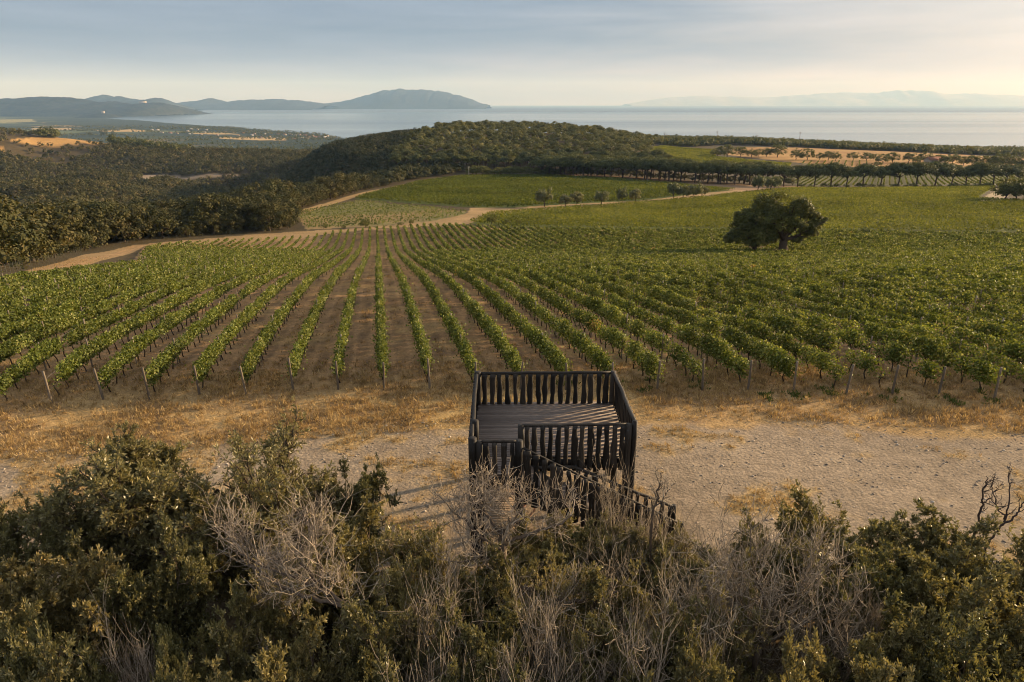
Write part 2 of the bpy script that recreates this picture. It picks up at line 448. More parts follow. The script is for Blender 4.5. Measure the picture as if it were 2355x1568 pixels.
def paint(Pg, c, z, soft=None, var=.25, big=None):
    k = inside(Pg, GX, GY)
    cc = np.broadcast_to(np.array(c), C.shape) * (1 + var * (n3 - .5) * 2)[..., None]
    if big is not None: cc = lerp(cc, np.broadcast_to(np.array(big), C.shape), sm(.45, .65, n4 * .5 + n3 * .5))
    C[k] = cc[k]; zone[k] = z
    return k
paint(P_A2, (.16, .15, .06), 2, big=(.24, .17, .08)); paint(P_C, (.085, .10, .025), 2); paint(P_B, (.095, .105, .026), 2)
paint(P_D, (.10, .13, .03), 2); paint(P_F, (.11, .10, .045), 3); paint(P_G, (.13, .11, .05), 3)
paint(P_O, c_ochre, 3, big=(.28, .155, .06)); paint(P_Y, c_ochre * 1.05, 3, big=(.30, .19, .07)); paint(P_Y2, c_ochre, 3)
paint(P_S, (.25, .165, .095), 3, big=(.20, .13, .075)); paint(P_Q, c_rock, 4)
paint(P_TL, c_path * .95, 4, big=(.27, .185, .095)); paint(P_TP, c_path, 4, big=(.33, .22, .11)); paint(P_DR, (.30, .24, .15), 4)
dt2 = dist_line(L_T2, GX, GY); k = (dt2 < 2.6); C[k] = (c_path * 1.0); zone[k] = 4
# ruts on the left track
lt = poly([(-60,688),(0,668),(75,637),(210,594),(315,566)])
dl = dist_line(lt, GX, GY); k = inside(P_TL, GX, GY) & (np.abs(dl - .8) < .35); C[k] = c_soil * 1.1
k = inside(P_TL, GX, GY) & (GY < 100); C[k] = lerp(C, np.broadcast_to(c_soil * .9, C.shape), sm(100, 60, GY) * sm(.3, .6, n1) * .9)[k]
# coastal plain: woods, fields, pale stubble
pl = (GY > 1750)
fx = GX / 420. + .4 * n4; fy = GY / 700.
patch = vnoise(np.floor(fx * 2.1) * 7.7, np.floor(fy * 2.3) * 5.3 + 99, 61)
pc = np.where((patch > .80)[..., None], np.array([.40, .27, .12]), np.where((patch > .58)[..., None], np.array([.11, .125, .05]), np.array([.04, .05, .026])))
shore = sm(-1500, -600, GX - coast_x(GY))
pc = lerp(pc, np.broadcast_to(np.array([.035, .045, .025]), C.shape), shore)
sand = sm(-45, -15, GX - coast_x(GY)) * (1 - sm(10, 40, GX - coast_x(GY)))
pc = lerp(pc, np.broadcast_to(np.array([.42, .36, .27]), C.shape), sand * .6)
C[pl] = pc[pl]
for pts_, c_ in ((((215,299),(300,297.5),(332,299.5),(332,303),(240,303)), (.42,.29,.13)), (((-60,266),(162,265),(165,266.6),(-60,268)), (.42,.34,.22)), (((-60,275),(78,274),(80,280),(-60,285)), (.26,.23,.10)), (((72,294.5),(168,294),(165,299),(75,299.5)), (.36,.26,.13)),
                 (((503,316),(560,314.5),(661,317.5),(661,323),(590,322.5),(503,319)), (.45,.31,.14)), (((444,305),(508,304.5),(552,309),(508,309.5),(444,308)), (.42,.30,.14)), (((330,299),(470,303),(470,306),(330,303)), (.12,.13,.06)), (((90,281),(350,281),(420,291),(200,292)), (.04,.05,.03))):
    k = inside(poly(pts_), GX, GY); C[k] = np.array(c_)

def mat_ground(name):
    m, g, out = material(name)
    a = g.new('ShaderNodeAttribute', attribute_name='zone')
    pos = g.new('ShaderNodeNewGeometry').outputs['Position']
    f1 = g.noise(pos, 9.0, 6, .7); f2 = g.noise(pos, 1.7, 5, .65); f3 = g.noise(pos, .14, 5, .65)
    c = g.mix(1.0, a.outputs['Color'], g.ramp(f1, [(.25, (.55, .55, .57)), (.5, (.98, .98, .98)), (.75, (1.5, 1.48, 1.42))]), 'MULTIPLY')
    c = g.mix(1.0, c, g.ramp(f2, [(.28, (.72, .71, .70)), (.72, (1.25, 1.25, 1.22))]), 'MULTIPLY')
    c = g.mix(1.0, c, g.ramp(f3, [(.3, (.84, .84, .84)), (.7, (1.14, 1.14, 1.14))]), 'MULTIPLY')
    v = g.new('ShaderNodeTexVoronoi'); v.inputs['Scale'].default_value = 7.0; g.set(v.inputs['Vector'], g.vmath('ADD', pos, g.new('ShaderNodeTexNoise').outputs['Color']))
    h = g.math('ADD', g.math('MULTIPLY', f1, .8), g.math('ADD', g.math('MULTIPLY', v.outputs['Distance'], -.35), g.math('MULTIPLY', f2, .5)))
    principled(g, out, c, .95, .1, g.bump(h, .95, .06))
    return m
M_ground = mat_ground('ground')
idx = np.arange(NA * NR).reshape(NR, NA)
Q = np.stack([idx[:-1, :-1], idx[:-1, 1:], idx[1:, 1:], idx[1:, :-1]], -1).reshape(-1, 4)
zq = zone[:-1, :-1].ravel()
GV = np.stack([GX, GY, GZ], -1).reshape(-1, 3); GC = np.concatenate([C, np.ones(C.shape[:2] + (1,))], -1).reshape(-1, 4)
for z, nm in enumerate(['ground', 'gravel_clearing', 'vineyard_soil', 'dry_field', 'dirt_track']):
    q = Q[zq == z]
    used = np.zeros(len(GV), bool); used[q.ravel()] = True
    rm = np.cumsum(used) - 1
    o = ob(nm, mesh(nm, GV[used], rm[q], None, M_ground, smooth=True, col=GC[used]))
    tag(o, kind='structure')

# ------------------------------------------------------------------ sea
m, g, out = material('sea_water')
pos = g.new('ShaderNodeNewGeometry').outputs['Position']
wv = g.noise(g.mapping(pos, (.0016, .012, .01)), 1.0, 4, .6)
bandv = g.noise(g.mapping(pos, (.00003, .00016, 1)), 1.0, 5, .6, .5)
rgh = g.ramp(bandv, [(.35, (.10,) * 3), (.5, (.16,) * 3), (.65, (.28,) * 3)])
wb = g.noise(g.mapping(pos, (.05, .12, .1)), 1.0, 3, .6)
sepy = g.new('ShaderNodeSeparateXYZ'); g.l.new(pos, sepy.inputs[0])
rgh = g.math('ADD', rgh, g.maprange(sepy.outputs[1], 9000, 17000, 0, .22))
principled(g, out, g.mix(bandv, (.022, .045, .07, 1), (.035, .06, .085, 1)), rgh, .5, g.bump(wb, .07, 2.0))
NX, NY = 90, 120
sx, sy = np.meshgrid(np.linspace(-1, 1, NX), np.geomspace(1500, 53000, NY))
V = np.stack([sx * (sy * 1.3 + 500), sy, np.full_like(sx, SEA)], -1).reshape(-1, 3)
ii = np.arange(NX * NY).reshape(NY, NX)
tag(ob('sea', mesh('sea', V, np.stack([ii[:-1, :-1], ii[:-1, 1:], ii[1:, 1:], ii[1:, :-1]], -1).reshape(-1, 4), None, m, smooth=True)), kind='structure')

# ------------------------------------------------------------------ far hills and islands
m_hill = mat_rnd('far_hill', [(0, (.020, .026, .018)), (1, (.036, .038, .026))], .95, .05, .006, .5)
m_isle = mat_rnd('far_island', [(0, (.025, .028, .024)), (1, (.04, .04, .034))], .95, .05, .003, .4)
m_haze_pale = mat_rnd('haze_paled_mountain', [(0, (.27, .265, .28)), (1, (.36, .35, .36))], .95, .05, .0015, .2)  # rock colour paled to stand in for haze over the distance
def ridge(name, pts, D, depth, mat, label, seed, base=SEA, rough=.05, n=150):
    """a range of hills D metres out; its crest follows the heights read off the photo"""
    pts = np.array(pts, float)
    px = np.linspace(pts[0, 0], pts[-1, 0], n); py = pchip(pts[:, 0], pts[:, 1])(px)
    r = np.array([ray(a, b) for a, b in zip(px, py)])
    X = r[:, 0] / r[:, 1] * D; Z = CAMH + r[:, 2] / r[:, 1] * D
    Z = Z + (Z - base) * (fbm(px / 7.0, px * 0 + seed, 3, seed + 20) - .5) * .13
    m_ = 60; t = np.linspace(-1, 1, m_)
    prof = np.where(t < 0, 1 - np.abs(t) ** 1.35, 1 - np.abs(t) ** 1.2)
    YY = D + t[:, None] * depth * (.8 + .4 * fbm(X[None, :] / depth, t[:, None] * 0, 2, seed))
    H = (Z - base)[None, :] * prof[:, None]
    ax = X[None, :] / (depth * .45); ay = YY / (depth * .45)
    H = H * (1 + (1 - prof[:, None]) * (fbm(ax + 0 * ay, ay, 4, seed) - .5) * 1.3) + (fbm(ax * 9, ay * 9, 3, seed + 3) - .5) * rough * (Z - base).max() * (prof[:, None] > 0.02)
    XX = X[None, :] + 0 * t[:, None] + (fbm(ax * 1.0 + 5, ay, 2, seed + 9) - .5) * depth * .10 * (1 - prof[:, None])
    V = np.stack([XX, YY, base - 4 + np.maximum(H, 0)], -1).reshape(-1, 3)
    i = np.arange(m_ * n).reshape(m_, n)
    o = ob(name, mesh(name, V, np.stack([i[:-1, :-1], i[:-1, 1:], i[1:, 1:], i[1:, :-1]], -1).reshape(-1, 4), None, mat, rnd=rng.random((m_ - 1) * (n - 1)), smooth=True))
    tag(o, kind='structure'); o['label'] = label
    return o
ridge('hills', [(-260,231),(-120,226),(-60,228),(0,227),(30,226),(65,223.5),(100,222),(140,222),(170,224),(200,229),(225,233),(260,233),(290,237),(310,240),(330,236.5),(345,235),(365,235),(380,238),(395,247),(403,256),(408,263)], 10500, 1500, m_hill, 'wooded blue headland ending in a cliff', 3)
ridge('hills', [(186,268),(200,264),(215,262),(240,259),(255,262),(263,266),(267,269)], 8600, 300, m_hill, 'low dark point below the headland', 4, base=SEA)
ridge('hills', [(188,243),(205,228),(220,222),(235,217.5),(250,220.5),(265,222.5),(275,221),(290,224),(325,228.5),(345,227),(365,224.5),(375,226),(385,232),(395,240),(401,247)], 15500, 1800, m_hill, 'pointed blue hills behind the headland', 5)
ridge('hills', [(392,243),(410,236),(430,233),(450,232),(470,229),(485,226.5),(500,228.5),(515,233.5),(525,234),(540,231),(560,230),(590,228.5),(620,228.5),(640,227.5),(660,229.5),(690,230.5),(720,234),(745,237.5),(760,242)], 20000, 1800, m_isle, 'long low island of rounded blue hills', 6)
ridge('hills', [(735,242),(745,238),(770,235),(800,230),(830,223),(850,217),(870,212),(880,208.5),(900,207),(920,203),(940,205.5),(965,206),(985,206),(1000,209.5),(1010,208.5),(1030,213),(1060,220),(1090,230),(1105,237),(1120,239.5),(1126,242)], 23000, 2600, m_isle, 'broad high island with a jagged crest', 7, rough=.035)
ridge('hills', [(1440,239),(1480,233),(1500,229),(1580,222),(1650,221.5),(1750,223),(1850,218),(1900,214),(1960,212),(2010,213.5),(2060,207.5),(2100,208),(2140,210),(2180,216),(2240,214.5),(2290,217),(2355,219),(2450,216),(2600,222)], 49500, 2500, m_haze_pale, 'pale mountains fading above the sea', 8)

# ------------------------------------------------------------------ the air
hz = MB(); hz.box(-56000, 56000, -400, 54000, -176, 1450)
m, g, out = material('haze')
ad = g.new('ShaderNodeAddShader')
for i, (c_, dn_, an_) in enumerate((((.30, .57, 1.0, 1), 3.4e-5, 0.0), ((.80, .90, 1.0, 1), .25e-5, .6))):   # blue air and warm dust
    pv = g.new('ShaderNodeVolumePrincipled')
    pv.inputs['Color'].default_value = c_; pv.inputs['Density'].default_value = dn_; pv.inputs['Anisotropy'].default_value = an_; pv.inputs['Absorption Color'].default_value = (1, 1, 1, 1)
    g.l.new(pv.outputs[0], ad.inputs[i])
g.l.new(ad.outputs[0], out.inputs[1])
tag(hz.build('haze', m), kind='stuff')
# ------------------------------------------------------------------ viewing platform of dark stained logs
M_wood = mat_rnd('dark_stained_wood', [(0, (.010, .0085, .007)), (.6, (.022, .018, .014)), (1, (.045, .036, .027))], .62, .25, 5.0, .6, .5, .01, (6, 6, .8))
M_deck = mat_rnd('deck_boards', [(0, (.105, .08, .066)), (.5, (.15, .117, .096)), (1, (.20, .157, .128))], .6, .35, 6.0, .4, .4, .006, (.6, 9, 9))  # board colour raised to carry the sky's sheen
M_plank = mat_rnd('grey_boards', [(0, (.17, .125, .085)), (1, (.27, .20, .135))], .8, .2, 6.0, .35, .4, .006, (.6, 9, 9))

def log_mb(mb, p0, p1, r0, r1=None, k=10, n=7, wob=.006):
    p0 = np.array(p0, float); p1 = np.array(p1, float); t = np.linspace(0, 1, n)[:, None]
    P = p0 + (p1 - p0) * t + rng.normal(0, wob, (n, 3)) * np.sin(np.pi * t)
    r = np.linspace(r0, r1 or r0, n) * (1 + rng.normal(0, .035, n))
    mb.tube(P, r, k)

def slab(bottom, top, width, thick, axis, face):
    """a split log set upright: wavy edges, rounded face outwards. axis: unit vector along its width, face: outward normal"""
    n = 12; t = np.linspace(0, 1, n)
    b = np.array(bottom, float); tp = np.array(top, float); ax = np.array(axis, float); fc = np.array(face, float)
    ph = rng.random(4) * 6.28
    w = width * .5 * (1 + .13 * np.sin(t * 5 + ph[0]) + .08 * np.sin(t * 13 + ph[1])) * np.linspace(1.07, .95, n)
    k = rng.random(); w = w * (1 + .22 * np.exp(-((t - k) / .06) ** 2))
    off = .012 * np.sin(t * 4 + ph[2]) + .008 * np.sin(t * 11 + ph[3])
    prof = [(-1, 0), (-.75, .55), (-.2, .95), (.35, .9), (.8, .5), (1, 0), (.6, -.28), (-.6, -.28)]
    V = []
    for i in range(n):
        c = b + (tp - b) * t[i] + ax * off[i]
        for (a, d) in prof: V.append(c + ax * a * w[i] + fc * d * thick)
    m = len(prof); Q = []
    for i in range(n - 1):
        for j in range(m): Q.append((i * m + j, i * m + (j + 1) % m, (i + 1) * m + (j + 1) % m, (i + 1) * m + j))
    V += [V[0] * .5 + V[5] * .5, V[(n - 1) * m] * .5 + V[(n - 1) * m + 5] * .5]
    T = [(n * m, (j + 1) % m, j) for j in range(m)] + [(n * m + 1, (n - 1) * m + j, (n - 1) * m + (j + 1) % m) for j in range(m)]
    mb = MB(); mb.add(V, Q, T); return mb

PX0, PX1, PY0, PY1, LY0, LX1 = -1.12, 3.46, 17.6, 21.4, 16.62, .16
DZ, RZ = 2.80, 3.90
plat = empty('viewing_platform', (0, 0, 0))
tag(plat, 'dark brown raised lookout platform of rough logs with railings and a stair', 'lookout platform')
plat.location = (1.17, 19.5, 0); plat.rotation_euler = (0, 0, R(1.0))
PO = np.array([1.17, 19.5, 0])
def pbuild(mb, name, parent, mat=M_wood, smooth=False):
    mb.V = [v - PO for v in mb.V]
    return mb.build(name, mat, parent, smooth)
# deck boards run along x
mb = MB(); y = LY0 + .03
while y < PY1 - .02:
    wd = .143
    x1 = PX1 + rng.uniform(-.02, .02) if y > PY0 - .05 else LX1
    mb.box(PX0 + rng.uniform(-.02, .02), x1, y, y + wd - .018, DZ - .045, DZ + rng.uniform(-.003, .003))
    y += wd
pbuild(mb, 'deck', plat, M_deck)
mb = MB()
for xx in np.linspace(PX0 + .05, PX1 - .05, 7): mb.box(xx - .05, xx + .05, PY0 + .02, PY1 - .02, DZ - .25, DZ - .05)
for xx in (PX0 + .1, LX1 - .12): mb.box(xx - .05, xx + .05, LY0 + .04, PY0 + .0, DZ - .25, DZ - .05)
pbuild(mb, 'joists', plat)
for (a, b, c, d_) in ((PX0, PX1, PY0 - .06, PY0 + .015), (PX0, PX1, PY1 - .012, PY1 + .06), (PX0, LX1, LY0 - .055, LY0 + .03)):
    mb = MB(); mb.box(a, b, c, d_, DZ - .33, DZ - .052); pbuild(mb, 'edge_beam', plat)
for (a, b, c, d_) in ((PX0 - .07, PX0 - .003, LY0 - .05, PY1 + .06), (PX1 + .003, PX1 + .07, PY0 - .06, PY1 + .06)):
    mb = MB(); mb.box(a, b, c, d_, DZ - .33, DZ - .056); pbuild(mb, 'edge_beam', plat)
posts = [(PX0, PY1, RZ + .06, .11), (PX1, PY1, RZ + .05, .10), (PX0 + .04, PY0, RZ + .10, .105), (PX1 + .01, PY0 - .04, RZ + .07, .08), (PX1 - .17, PY0 - .07, RZ - .02, .10),
         (PX0 + .0, LY0 - .02, RZ + .06, .115), (PX0 + .18, LY0 - .05, RZ - .03, .10), (LX1 - .02, LY0 - .04, RZ - .02, .115), (LX1 + .06, PY0 - .07, RZ - .02, .10)]
for (x, y, zt, r) in posts:
    mb = MB(); log_mb(mb, (x, y, -.1), (x, y, zt), r * 1.05, r * .97, 12, 9, .008); pbuild(mb, 'post', plat, smooth=False)
for (x, y) in ((PX1 - .75, PY1 - 1.9), (PX1 - .1, PY1 - 1.6), (1.1, PY1 - .2), (1.2, PY0 + .2), (PX0 + .1, PY1 - 1.9)):
    mb = MB(); log_mb(mb, (x, y, -.1), (x, y, DZ - .25), .10, .095, 10, 6); pbuild(mb, 'leg', plat)
def railing(name, p0, p1, z0, z1, zr0, zr1, count, face, wid, rail_r=.06, stop=0):
    """rail and uprights between two plan points; z0/z1 foot heights, zr0/zr1 rail heights at the ends"""
    e = empty(name); e.parent = plat
    p0 = np.array(p0, float); p1 = np.array(p1, float); ax = norm(np.append(p1 - p0, 0)); fc = np.array(face, float)
    mb = MB(); log_mb(mb, (*p0, zr0), (*p1, zr1), rail_r, rail_r * .92, 9, 12, .010); pbuild(mb, 'top_rail', e)
    for i in range(count):
        t = (i + .5 + rng.uniform(-.07, .07)) / count
        q = p0 + (p1 - p0) * t; zb = z0 + (z1 - z0) * t; zr = zr0 + (zr1 - zr0) * t
        s = slab((*(q + fc[:2] * .05), zb), (*(q + fc[:2] * .05), zr - .015), wid * rng.uniform(.85, 1.12), .045, ax, fc)
        pbuild(s, 'baluster', e)
    return e
railing('railing', (PX0 + .1, PY1), (PX1 - .1, PY1), DZ - .30, DZ - .30, RZ, RZ + .01, 17, (0, -1, 0), .165)
railing('railing', (PX1 + .02, PY0), (PX1 + .02, PY1), DZ - .30, DZ - .30, RZ, RZ, 16, (1, 0, 0), .135)
railing('railing', (PX0 - .03, LY0), (PX0 - .03, PY1), DZ - .30, DZ - .30, RZ, RZ, 20, (-1, 0, 0), .135)
railing('railing', (LX1 + .1, PY0 - .07), (PX1 - .22, PY0 - .07), DZ - .36, DZ - .36, RZ - .04, RZ - .02, 13, (0, -1, 0), .155, .045)
railing('railing', (PX0 + .25, LY0 - .05), (LX1 - .1, LY0 - .05), DZ - .36, DZ - .36, RZ - .04, RZ - .04, 4, (0, -1, 0), .15, .045)
# stair down to the right, in front of the deck
SX0, SX1, SZ0, SZ1 = LX1, 4.75, DZ, .22
slope = (SZ1 - SZ0) / (SX1 - SX0)
stair = empty('stair'); stair.parent = plat
ns = 14
for i in range(ns):
    x = SX0 + (SX1 - SX0) * (i + .35) / ns; z = SZ0 + (SZ1 - SZ0) * (i + 1) / (ns + .2)
    mb = MB(); mb.box(x, x + .30, LY0 + .05, PY0 - .16, z - .05, z); pbuild(mb, 'tread', stair, M_deck)
for yy in (LY0 - .02, PY0 - .135):
    mb = MB(); q = []
    for (x, dz) in ((SX0, -.42), (SX1, -.42), (SX1, -.08), (SX0, -.08)):
        z = SZ0 + slope * (x - SX0) + dz
        q += [(x, yy - .035, max(z, -.05)), (x, yy + .035, max(z, -.05))]
    mb.add(q, [(0, 2, 4, 6), (1, 7, 5, 3), (0, 1, 3, 2), (2, 3, 5, 4), (4, 5, 7, 6), (6, 7, 1, 0)]); pbuild(mb, 'stringer', stair)
railing('stair_railing', (SX0 + .1, LY0 - .1), (SX1, LY0 - .1), SZ0 - .78, SZ1 - .30, RZ - .22, SZ1 + 1.0, 20, (0, -1, 0), .185, .035)
xk = 1.75
railing('stair_railing', (xk, PY0 - .2), (SX1, PY0 - .2), SZ0 + slope * (xk - SX0) - .25, SZ1 - .2, SZ0 + slope * (xk - SX0) + .68, SZ1 + 1.0, 12, (0, -1, 0), .13, .05)
mb = MB(); log_mb(mb, (.55, PY0 - .2, SZ0 + slope * (xk - SX0) + .68), (xk, PY0 - .2, SZ0 + slope * (xk - SX0) + .68), .05, .05, 9, 6); pbuild(mb, 'brace_rail', plat)
for yy in (LY0 - .1, PY0 - .2):
    mb = MB(); log_mb(mb, (SX1, yy, -.1), (SX1, yy, SZ1 + 1.06), .085, .08, 10, 6); pbuild(mb, 'newel_post', stair)
    mb = MB(); log_mb(mb, (SX1 - 2.2, yy, -.1), (SX1 - 2.2, yy, SZ0 + slope * (SX1 - 2.2 - SX0) - .1), .08, .075, 10, 6); pbuild(mb, 'newel_post', stair)
# plank floor on the ground below, and at the stair's foot
def boardwalk(x0, x1, y0, y1, label, z=.14):
    b = empty('boardwalk', ((x0 + x1) / 2, (y0 + y1) / 2, 0)); tag(b, label, 'boardwalk')
    c = np.array([(x0 + x1) / 2, (y0 + y1) / 2, 0])
    mb = MB(); y = y0
    while y < y1 - .05:
        mb.box(x0 + rng.uniform(-.02, .02) - c[0], x1 + rng.uniform(-.02, .02) - c[0], y - c[1], y + .125 - c[1], z - .04, z + rng.uniform(-.004, .004)); y += .14
    mb.build('boards', M_plank, b)
    for xx in np.linspace(x0 + .1, x1 - .1, 3):
        mb = MB(); mb.box(xx - .05 - c[0], xx + .05 - c[0], y0 - c[1], y1 - .05 - c[1], -.1, z - .045); mb.build('bearer', M_wood, b)
boardwalk(-.95, .45, 17.9, 21.2, 'weathered grey plank floor on the ground beneath the lookout platform')
boardwalk(3.2, 6.4, 14.4, 16.2, 'short grey plank walkway at the foot of the lookout stair')
# ------------------------------------------------------------------ leaves
def leaf_quads(P, D, N, L, W, curl=.0):
    """pointed leaves as single quads: base, side, tip, side"""
    D = norm(D); Sd = norm(np.cross(D, N)); L = np.broadcast_to(L, (len(P),))[:, None]; W = np.broadcast_to(W, (len(P),))[:, None]
    mid = P + D * L * .5
    V = np.stack([P, mid + Sd * W * .5, P + D * L, mid - Sd * W * .5], 1).reshape(-1, 3)
    Q = np.arange(len(P) * 4).reshape(-1, 4)
    return V, Q

def rdir(n):
    return norm(rng.normal(size=(n, 3)))

M_vine = mat_leaf('vine_leaves', [(0, (.043, .062, .014)), (.4, (.102, .128, .028)), (.7, (.180, .198, .058)), (.93, (.31, .31, .14)), (.97, (.24, .17, .05)), (1, (.26, .12, .04))], .30, .55, .12, .38, (1.55, 1.42, .6), .35)  # the pale stop paints whitish highlights onto some leaves
M_vbark = mat_rnd('vine_bark', [(0, (.03, .02, .014)), (1, (.065, .045, .03))], .9, .1, 30, .4)
M_post = mat_rnd('weathered_post', [(0, (.11, .088, .064)), (.6, (.175, .143, .105)), (1, (.25, .21, .16))], .85, .2, 12, .4, .4, .01, (4, 4, .6))
M_wire = mat_rnd('trellis_wire', [(0, (.12, .11, .10)), (1, (.2, .19, .17))], .5, .4)

def row_x(k, y): return -5.88 + 2.1 * k + ROWDX * (y - 28.9)
RD = norm(np.array([ROWDX, 1.0]))
def visible_span(k):
    """where along y row k stands: inside the field and within reach of the picture"""
    ys = np.arange(22.0, 232.0, .5); xs = row_x(k, ys); zs = height(xs, ys)
    zc = ys * CT - (zs - CAMH) * ST
    u = xs * FPX / zc
    ok = (ys > rowstart(xs) + .4) & (ys < y_far(xs) - 1.0 - 1.5 * sm(-20, 10, xs)) & (np.abs(u) < 560 + 160 * 25 / ys)
    if XB is not None: ok &= (xs > x_left(ys) + 1.0) | (ys < XB[0, 1])
    # two separate oak clearings
    i = np.flatnonzero(ok)
    if len(i) < 8: return None
    return ys[i[0]], ys[i[-1]]

trunk_meshes = []
for i in range(6):
    mb = MB(); h = rng.uniform(.52, .66); n = 6; t = np.linspace(0, 1, n)
    P = np.stack([.05 * np.sin(t * 4 + i) + .06 * t * rng.normal(), .05 * np.cos(t * 5 + i * 2) * t, -.06 + t * (h + .06)], -1)
    mb.tube(P, np.linspace(.036, .024, n), 6)
    for sg in (-1, 1):
        q = P[-1] + np.array([[0, 0, 0], [sg * .03, sg * .16, .05], [sg * .02, sg * .4, .07]])
        mb.tube(q, [.022, .018, .012], 5)
    trunk_meshes.append(mb.data('vine_trunk', M_vbark))
post_meshes = []
for i in range(5):
    mb = MB(); n = 6; t = np.linspace(0, 1, n)
    mb.tube(np.stack([.01 * np.sin(t * 3 + i), .01 * np.cos(t * 2 + i), -.15 + t * 1.55], -1), .038 + 0 * t, 8); post_meshes.append(mb.data('vineyard_post', M_post))
endpost_meshes = []
for i in range(4):
    mb = MB(); n = 7; t = np.linspace(0, 1, n)
    mb.tube(np.stack([.012 * np.sin(t * 3 + i), -.06 * t, -.15 + t * 1.6], -1), (.054 - .007 * t), 10); endpost_meshes.append(mb.data('end_post', M_post))

OAK = at(1800, 583)[:2]; OAK2 = at(1735, 576)[:2]
def lodn(d):   # leaves per metre of row, leaf size
    s = np.maximum(.104, .0017 * d + .05)
    return 7.6 / (s * s) * .78 * (1 + .25 * sm(80, 40, d)), s
def ordinal(n):
    return f"{n}{'th' if 10 <= n % 100 <= 20 else {1: 'st', 2: 'nd', 3: 'rd'}.get(n % 10, 'th')}"
def row_words(k):
    if k == 0: return 'middle row'
    return f"{ordinal(abs(k))} row {'left' if k < 0 else 'right'} of the middle row"
spans = {}
posts_all = []
total = 0
for k in range(-32, 98):
    sp_ = visible_span(k)
    if sp_ is None: continue
    y0, y1 = sp_; spans[k] = sp_
    vg = np.random.default_rng(1000 + k)
    # vines every 1.05 m; vigour differs from vine to vine; the right half of the field grows bushier
    s_v = np.arange(y0 + .35, y1, 1.03); nv = len(s_v)
    bushy = float(sm(-2, 9, k))
    vig = np.clip(vg.normal(.95, .16 + .07 * bushy, nv), .4, 1.4)
    vig *= .80 + .4 * vnoise(s_v / 6.0 + 40 * k, s_v * 0 + k, 5)
    # the far left corner is young and thin
    young = sm(140, 175, s_v) * (1 if k < -6 else 0); vig *= (1 - .55 * young)
    vig[vg.random(nv) < .03 + .015 * bushy] = .12
    vx = row_x(k, s_v)
    gone = (np.hypot(vx - OAK[0], (s_v - OAK[1])) < 3.5) | (np.hypot(vx - OAK2[0], (s_v - OAK2[1])) < 3)
    vig[gone] = 0
    d = np.hypot(vx, s_v); nl, sz = lodn(d)
    cnt = vg.poisson(np.maximum(nl * 1.03 * vig ** 1.6 * (.9 + .15 * bushy), 0))
    j = np.repeat(np.arange(nv), cnt); n = len(j)
    if n == 0: continue
    vv = vig[j]; ss = sz[j] * vg.uniform(.7, 1.25, n)
    along = s_v[j] + vg.normal(0, .30, n) * (.7 + .4 * vv)
    hh = vg.beta(1.7, 1.5, n)
    cx = vg.normal(0, 1, n) * (.084 + .07 * bushy) * (.6 + .8 * np.sin(np.pi * np.clip(hh, 0.05, 1)))
    zz = .42 + hh * (.88 + .07 * bushy) * (.5 + .48 * vv)
    # shoots that stick out and droop
    shoot = vg.random(n) < .05 + .07 * bushy
    cx[shoot] *= 2.0; zz[shoot] += vg.normal(0, .13, shoot.sum())
    x = row_x(k, along) + cx; y = along + cx * -ROWDX
    P = np.stack([x, y, height(x, y) + zz], -1)
    outw = np.stack([np.sign(cx) * np.clip(np.abs(cx) * 4, .2, 1), 0 * cx, .35 + 0 * cx], -1)
    N = norm(vg.normal(size=(n, 3)) * .75 + outw)
    D = norm(np.cross(N, vg.normal(size=(n, 3)))); D[:, 2] -= .35
    P = P - D * (ss * .5)[:, None]
    base = np.array([row_x(k, y0), y0, float(height(row_x(k, y0), y0))])
    V, Q = leaf_quads(P - base, D, N, ss, ss * .92)
    rn = np.clip(vg.normal(.42, .22, n) + (vg.random(nv) * .25 - .12)[j], 0, .94)
    sick = vg.random(nv) < .003; rn = np.where(sick[j] & (vg.random(n) < .6), vg.uniform(.93, 1, n), rn)
    row = empty('vine_row', base)
    lab = ('narrow leafy vine row running straight away from the platform, middle row' if k == 0 else
           f"{'bushy' if k > 6 else 'young pale' if k < -20 else 'trim leafy'} grapevine row, the {row_words(k)}")
    tag(row, lab, 'vine row', 'grapevine rows in the sloping vineyard')
    ob('foliage', mesh('foliage', V, Q, None, M_vine, rn), row); total += n
    # trunks one can see: the first ones of each row
    reach = 62 if k > -2 else 50
    for q, (a, xx, v) in enumerate(zip(s_v, vx, vig)):
        if a > reach or q >= 26 or v < .1: continue
        o = ob('vine_trunk', trunk_meshes[int(vg.integers(6))], row, (xx - base[0], a - base[1], float(height(xx, a)) - base[2])); o.rotation_euler = (0, 0, vg.uniform(-.4, .4))
        o.scale = (1, 1, vg.uniform(.9, 1.1))
    if y0 < 45:
        e = min(y1, y0 + 45); ya = np.arange(y0 - .3, e, 2.5); xa = row_x(k, ya)
        for hz_ in (.62, 1.18):
            mb = MB(); mb.tube(np.stack([xa, ya, height(xa, ya) + hz_], -1) - base, .005, 3, cap=False); mb.build('wire', M_wire, row)
    # posts
    if y0 < 33 or k < -8:
        posts_all.append((math.hypot(row_x(k, y0 - .45), y0), k, row_x(k, y0 - .45), y0 - .45, True, 0))
    for q, a in enumerate(np.arange(y0 + (4.2 if y0 < 33 else 2.5), y1, 5.2)):
        xx = row_x(k, a); posts_all.append((math.hypot(xx, a), k, xx, a, False, q + 1))
print('vine leaves', total)
posts_all.sort(key=lambda t: t[0])
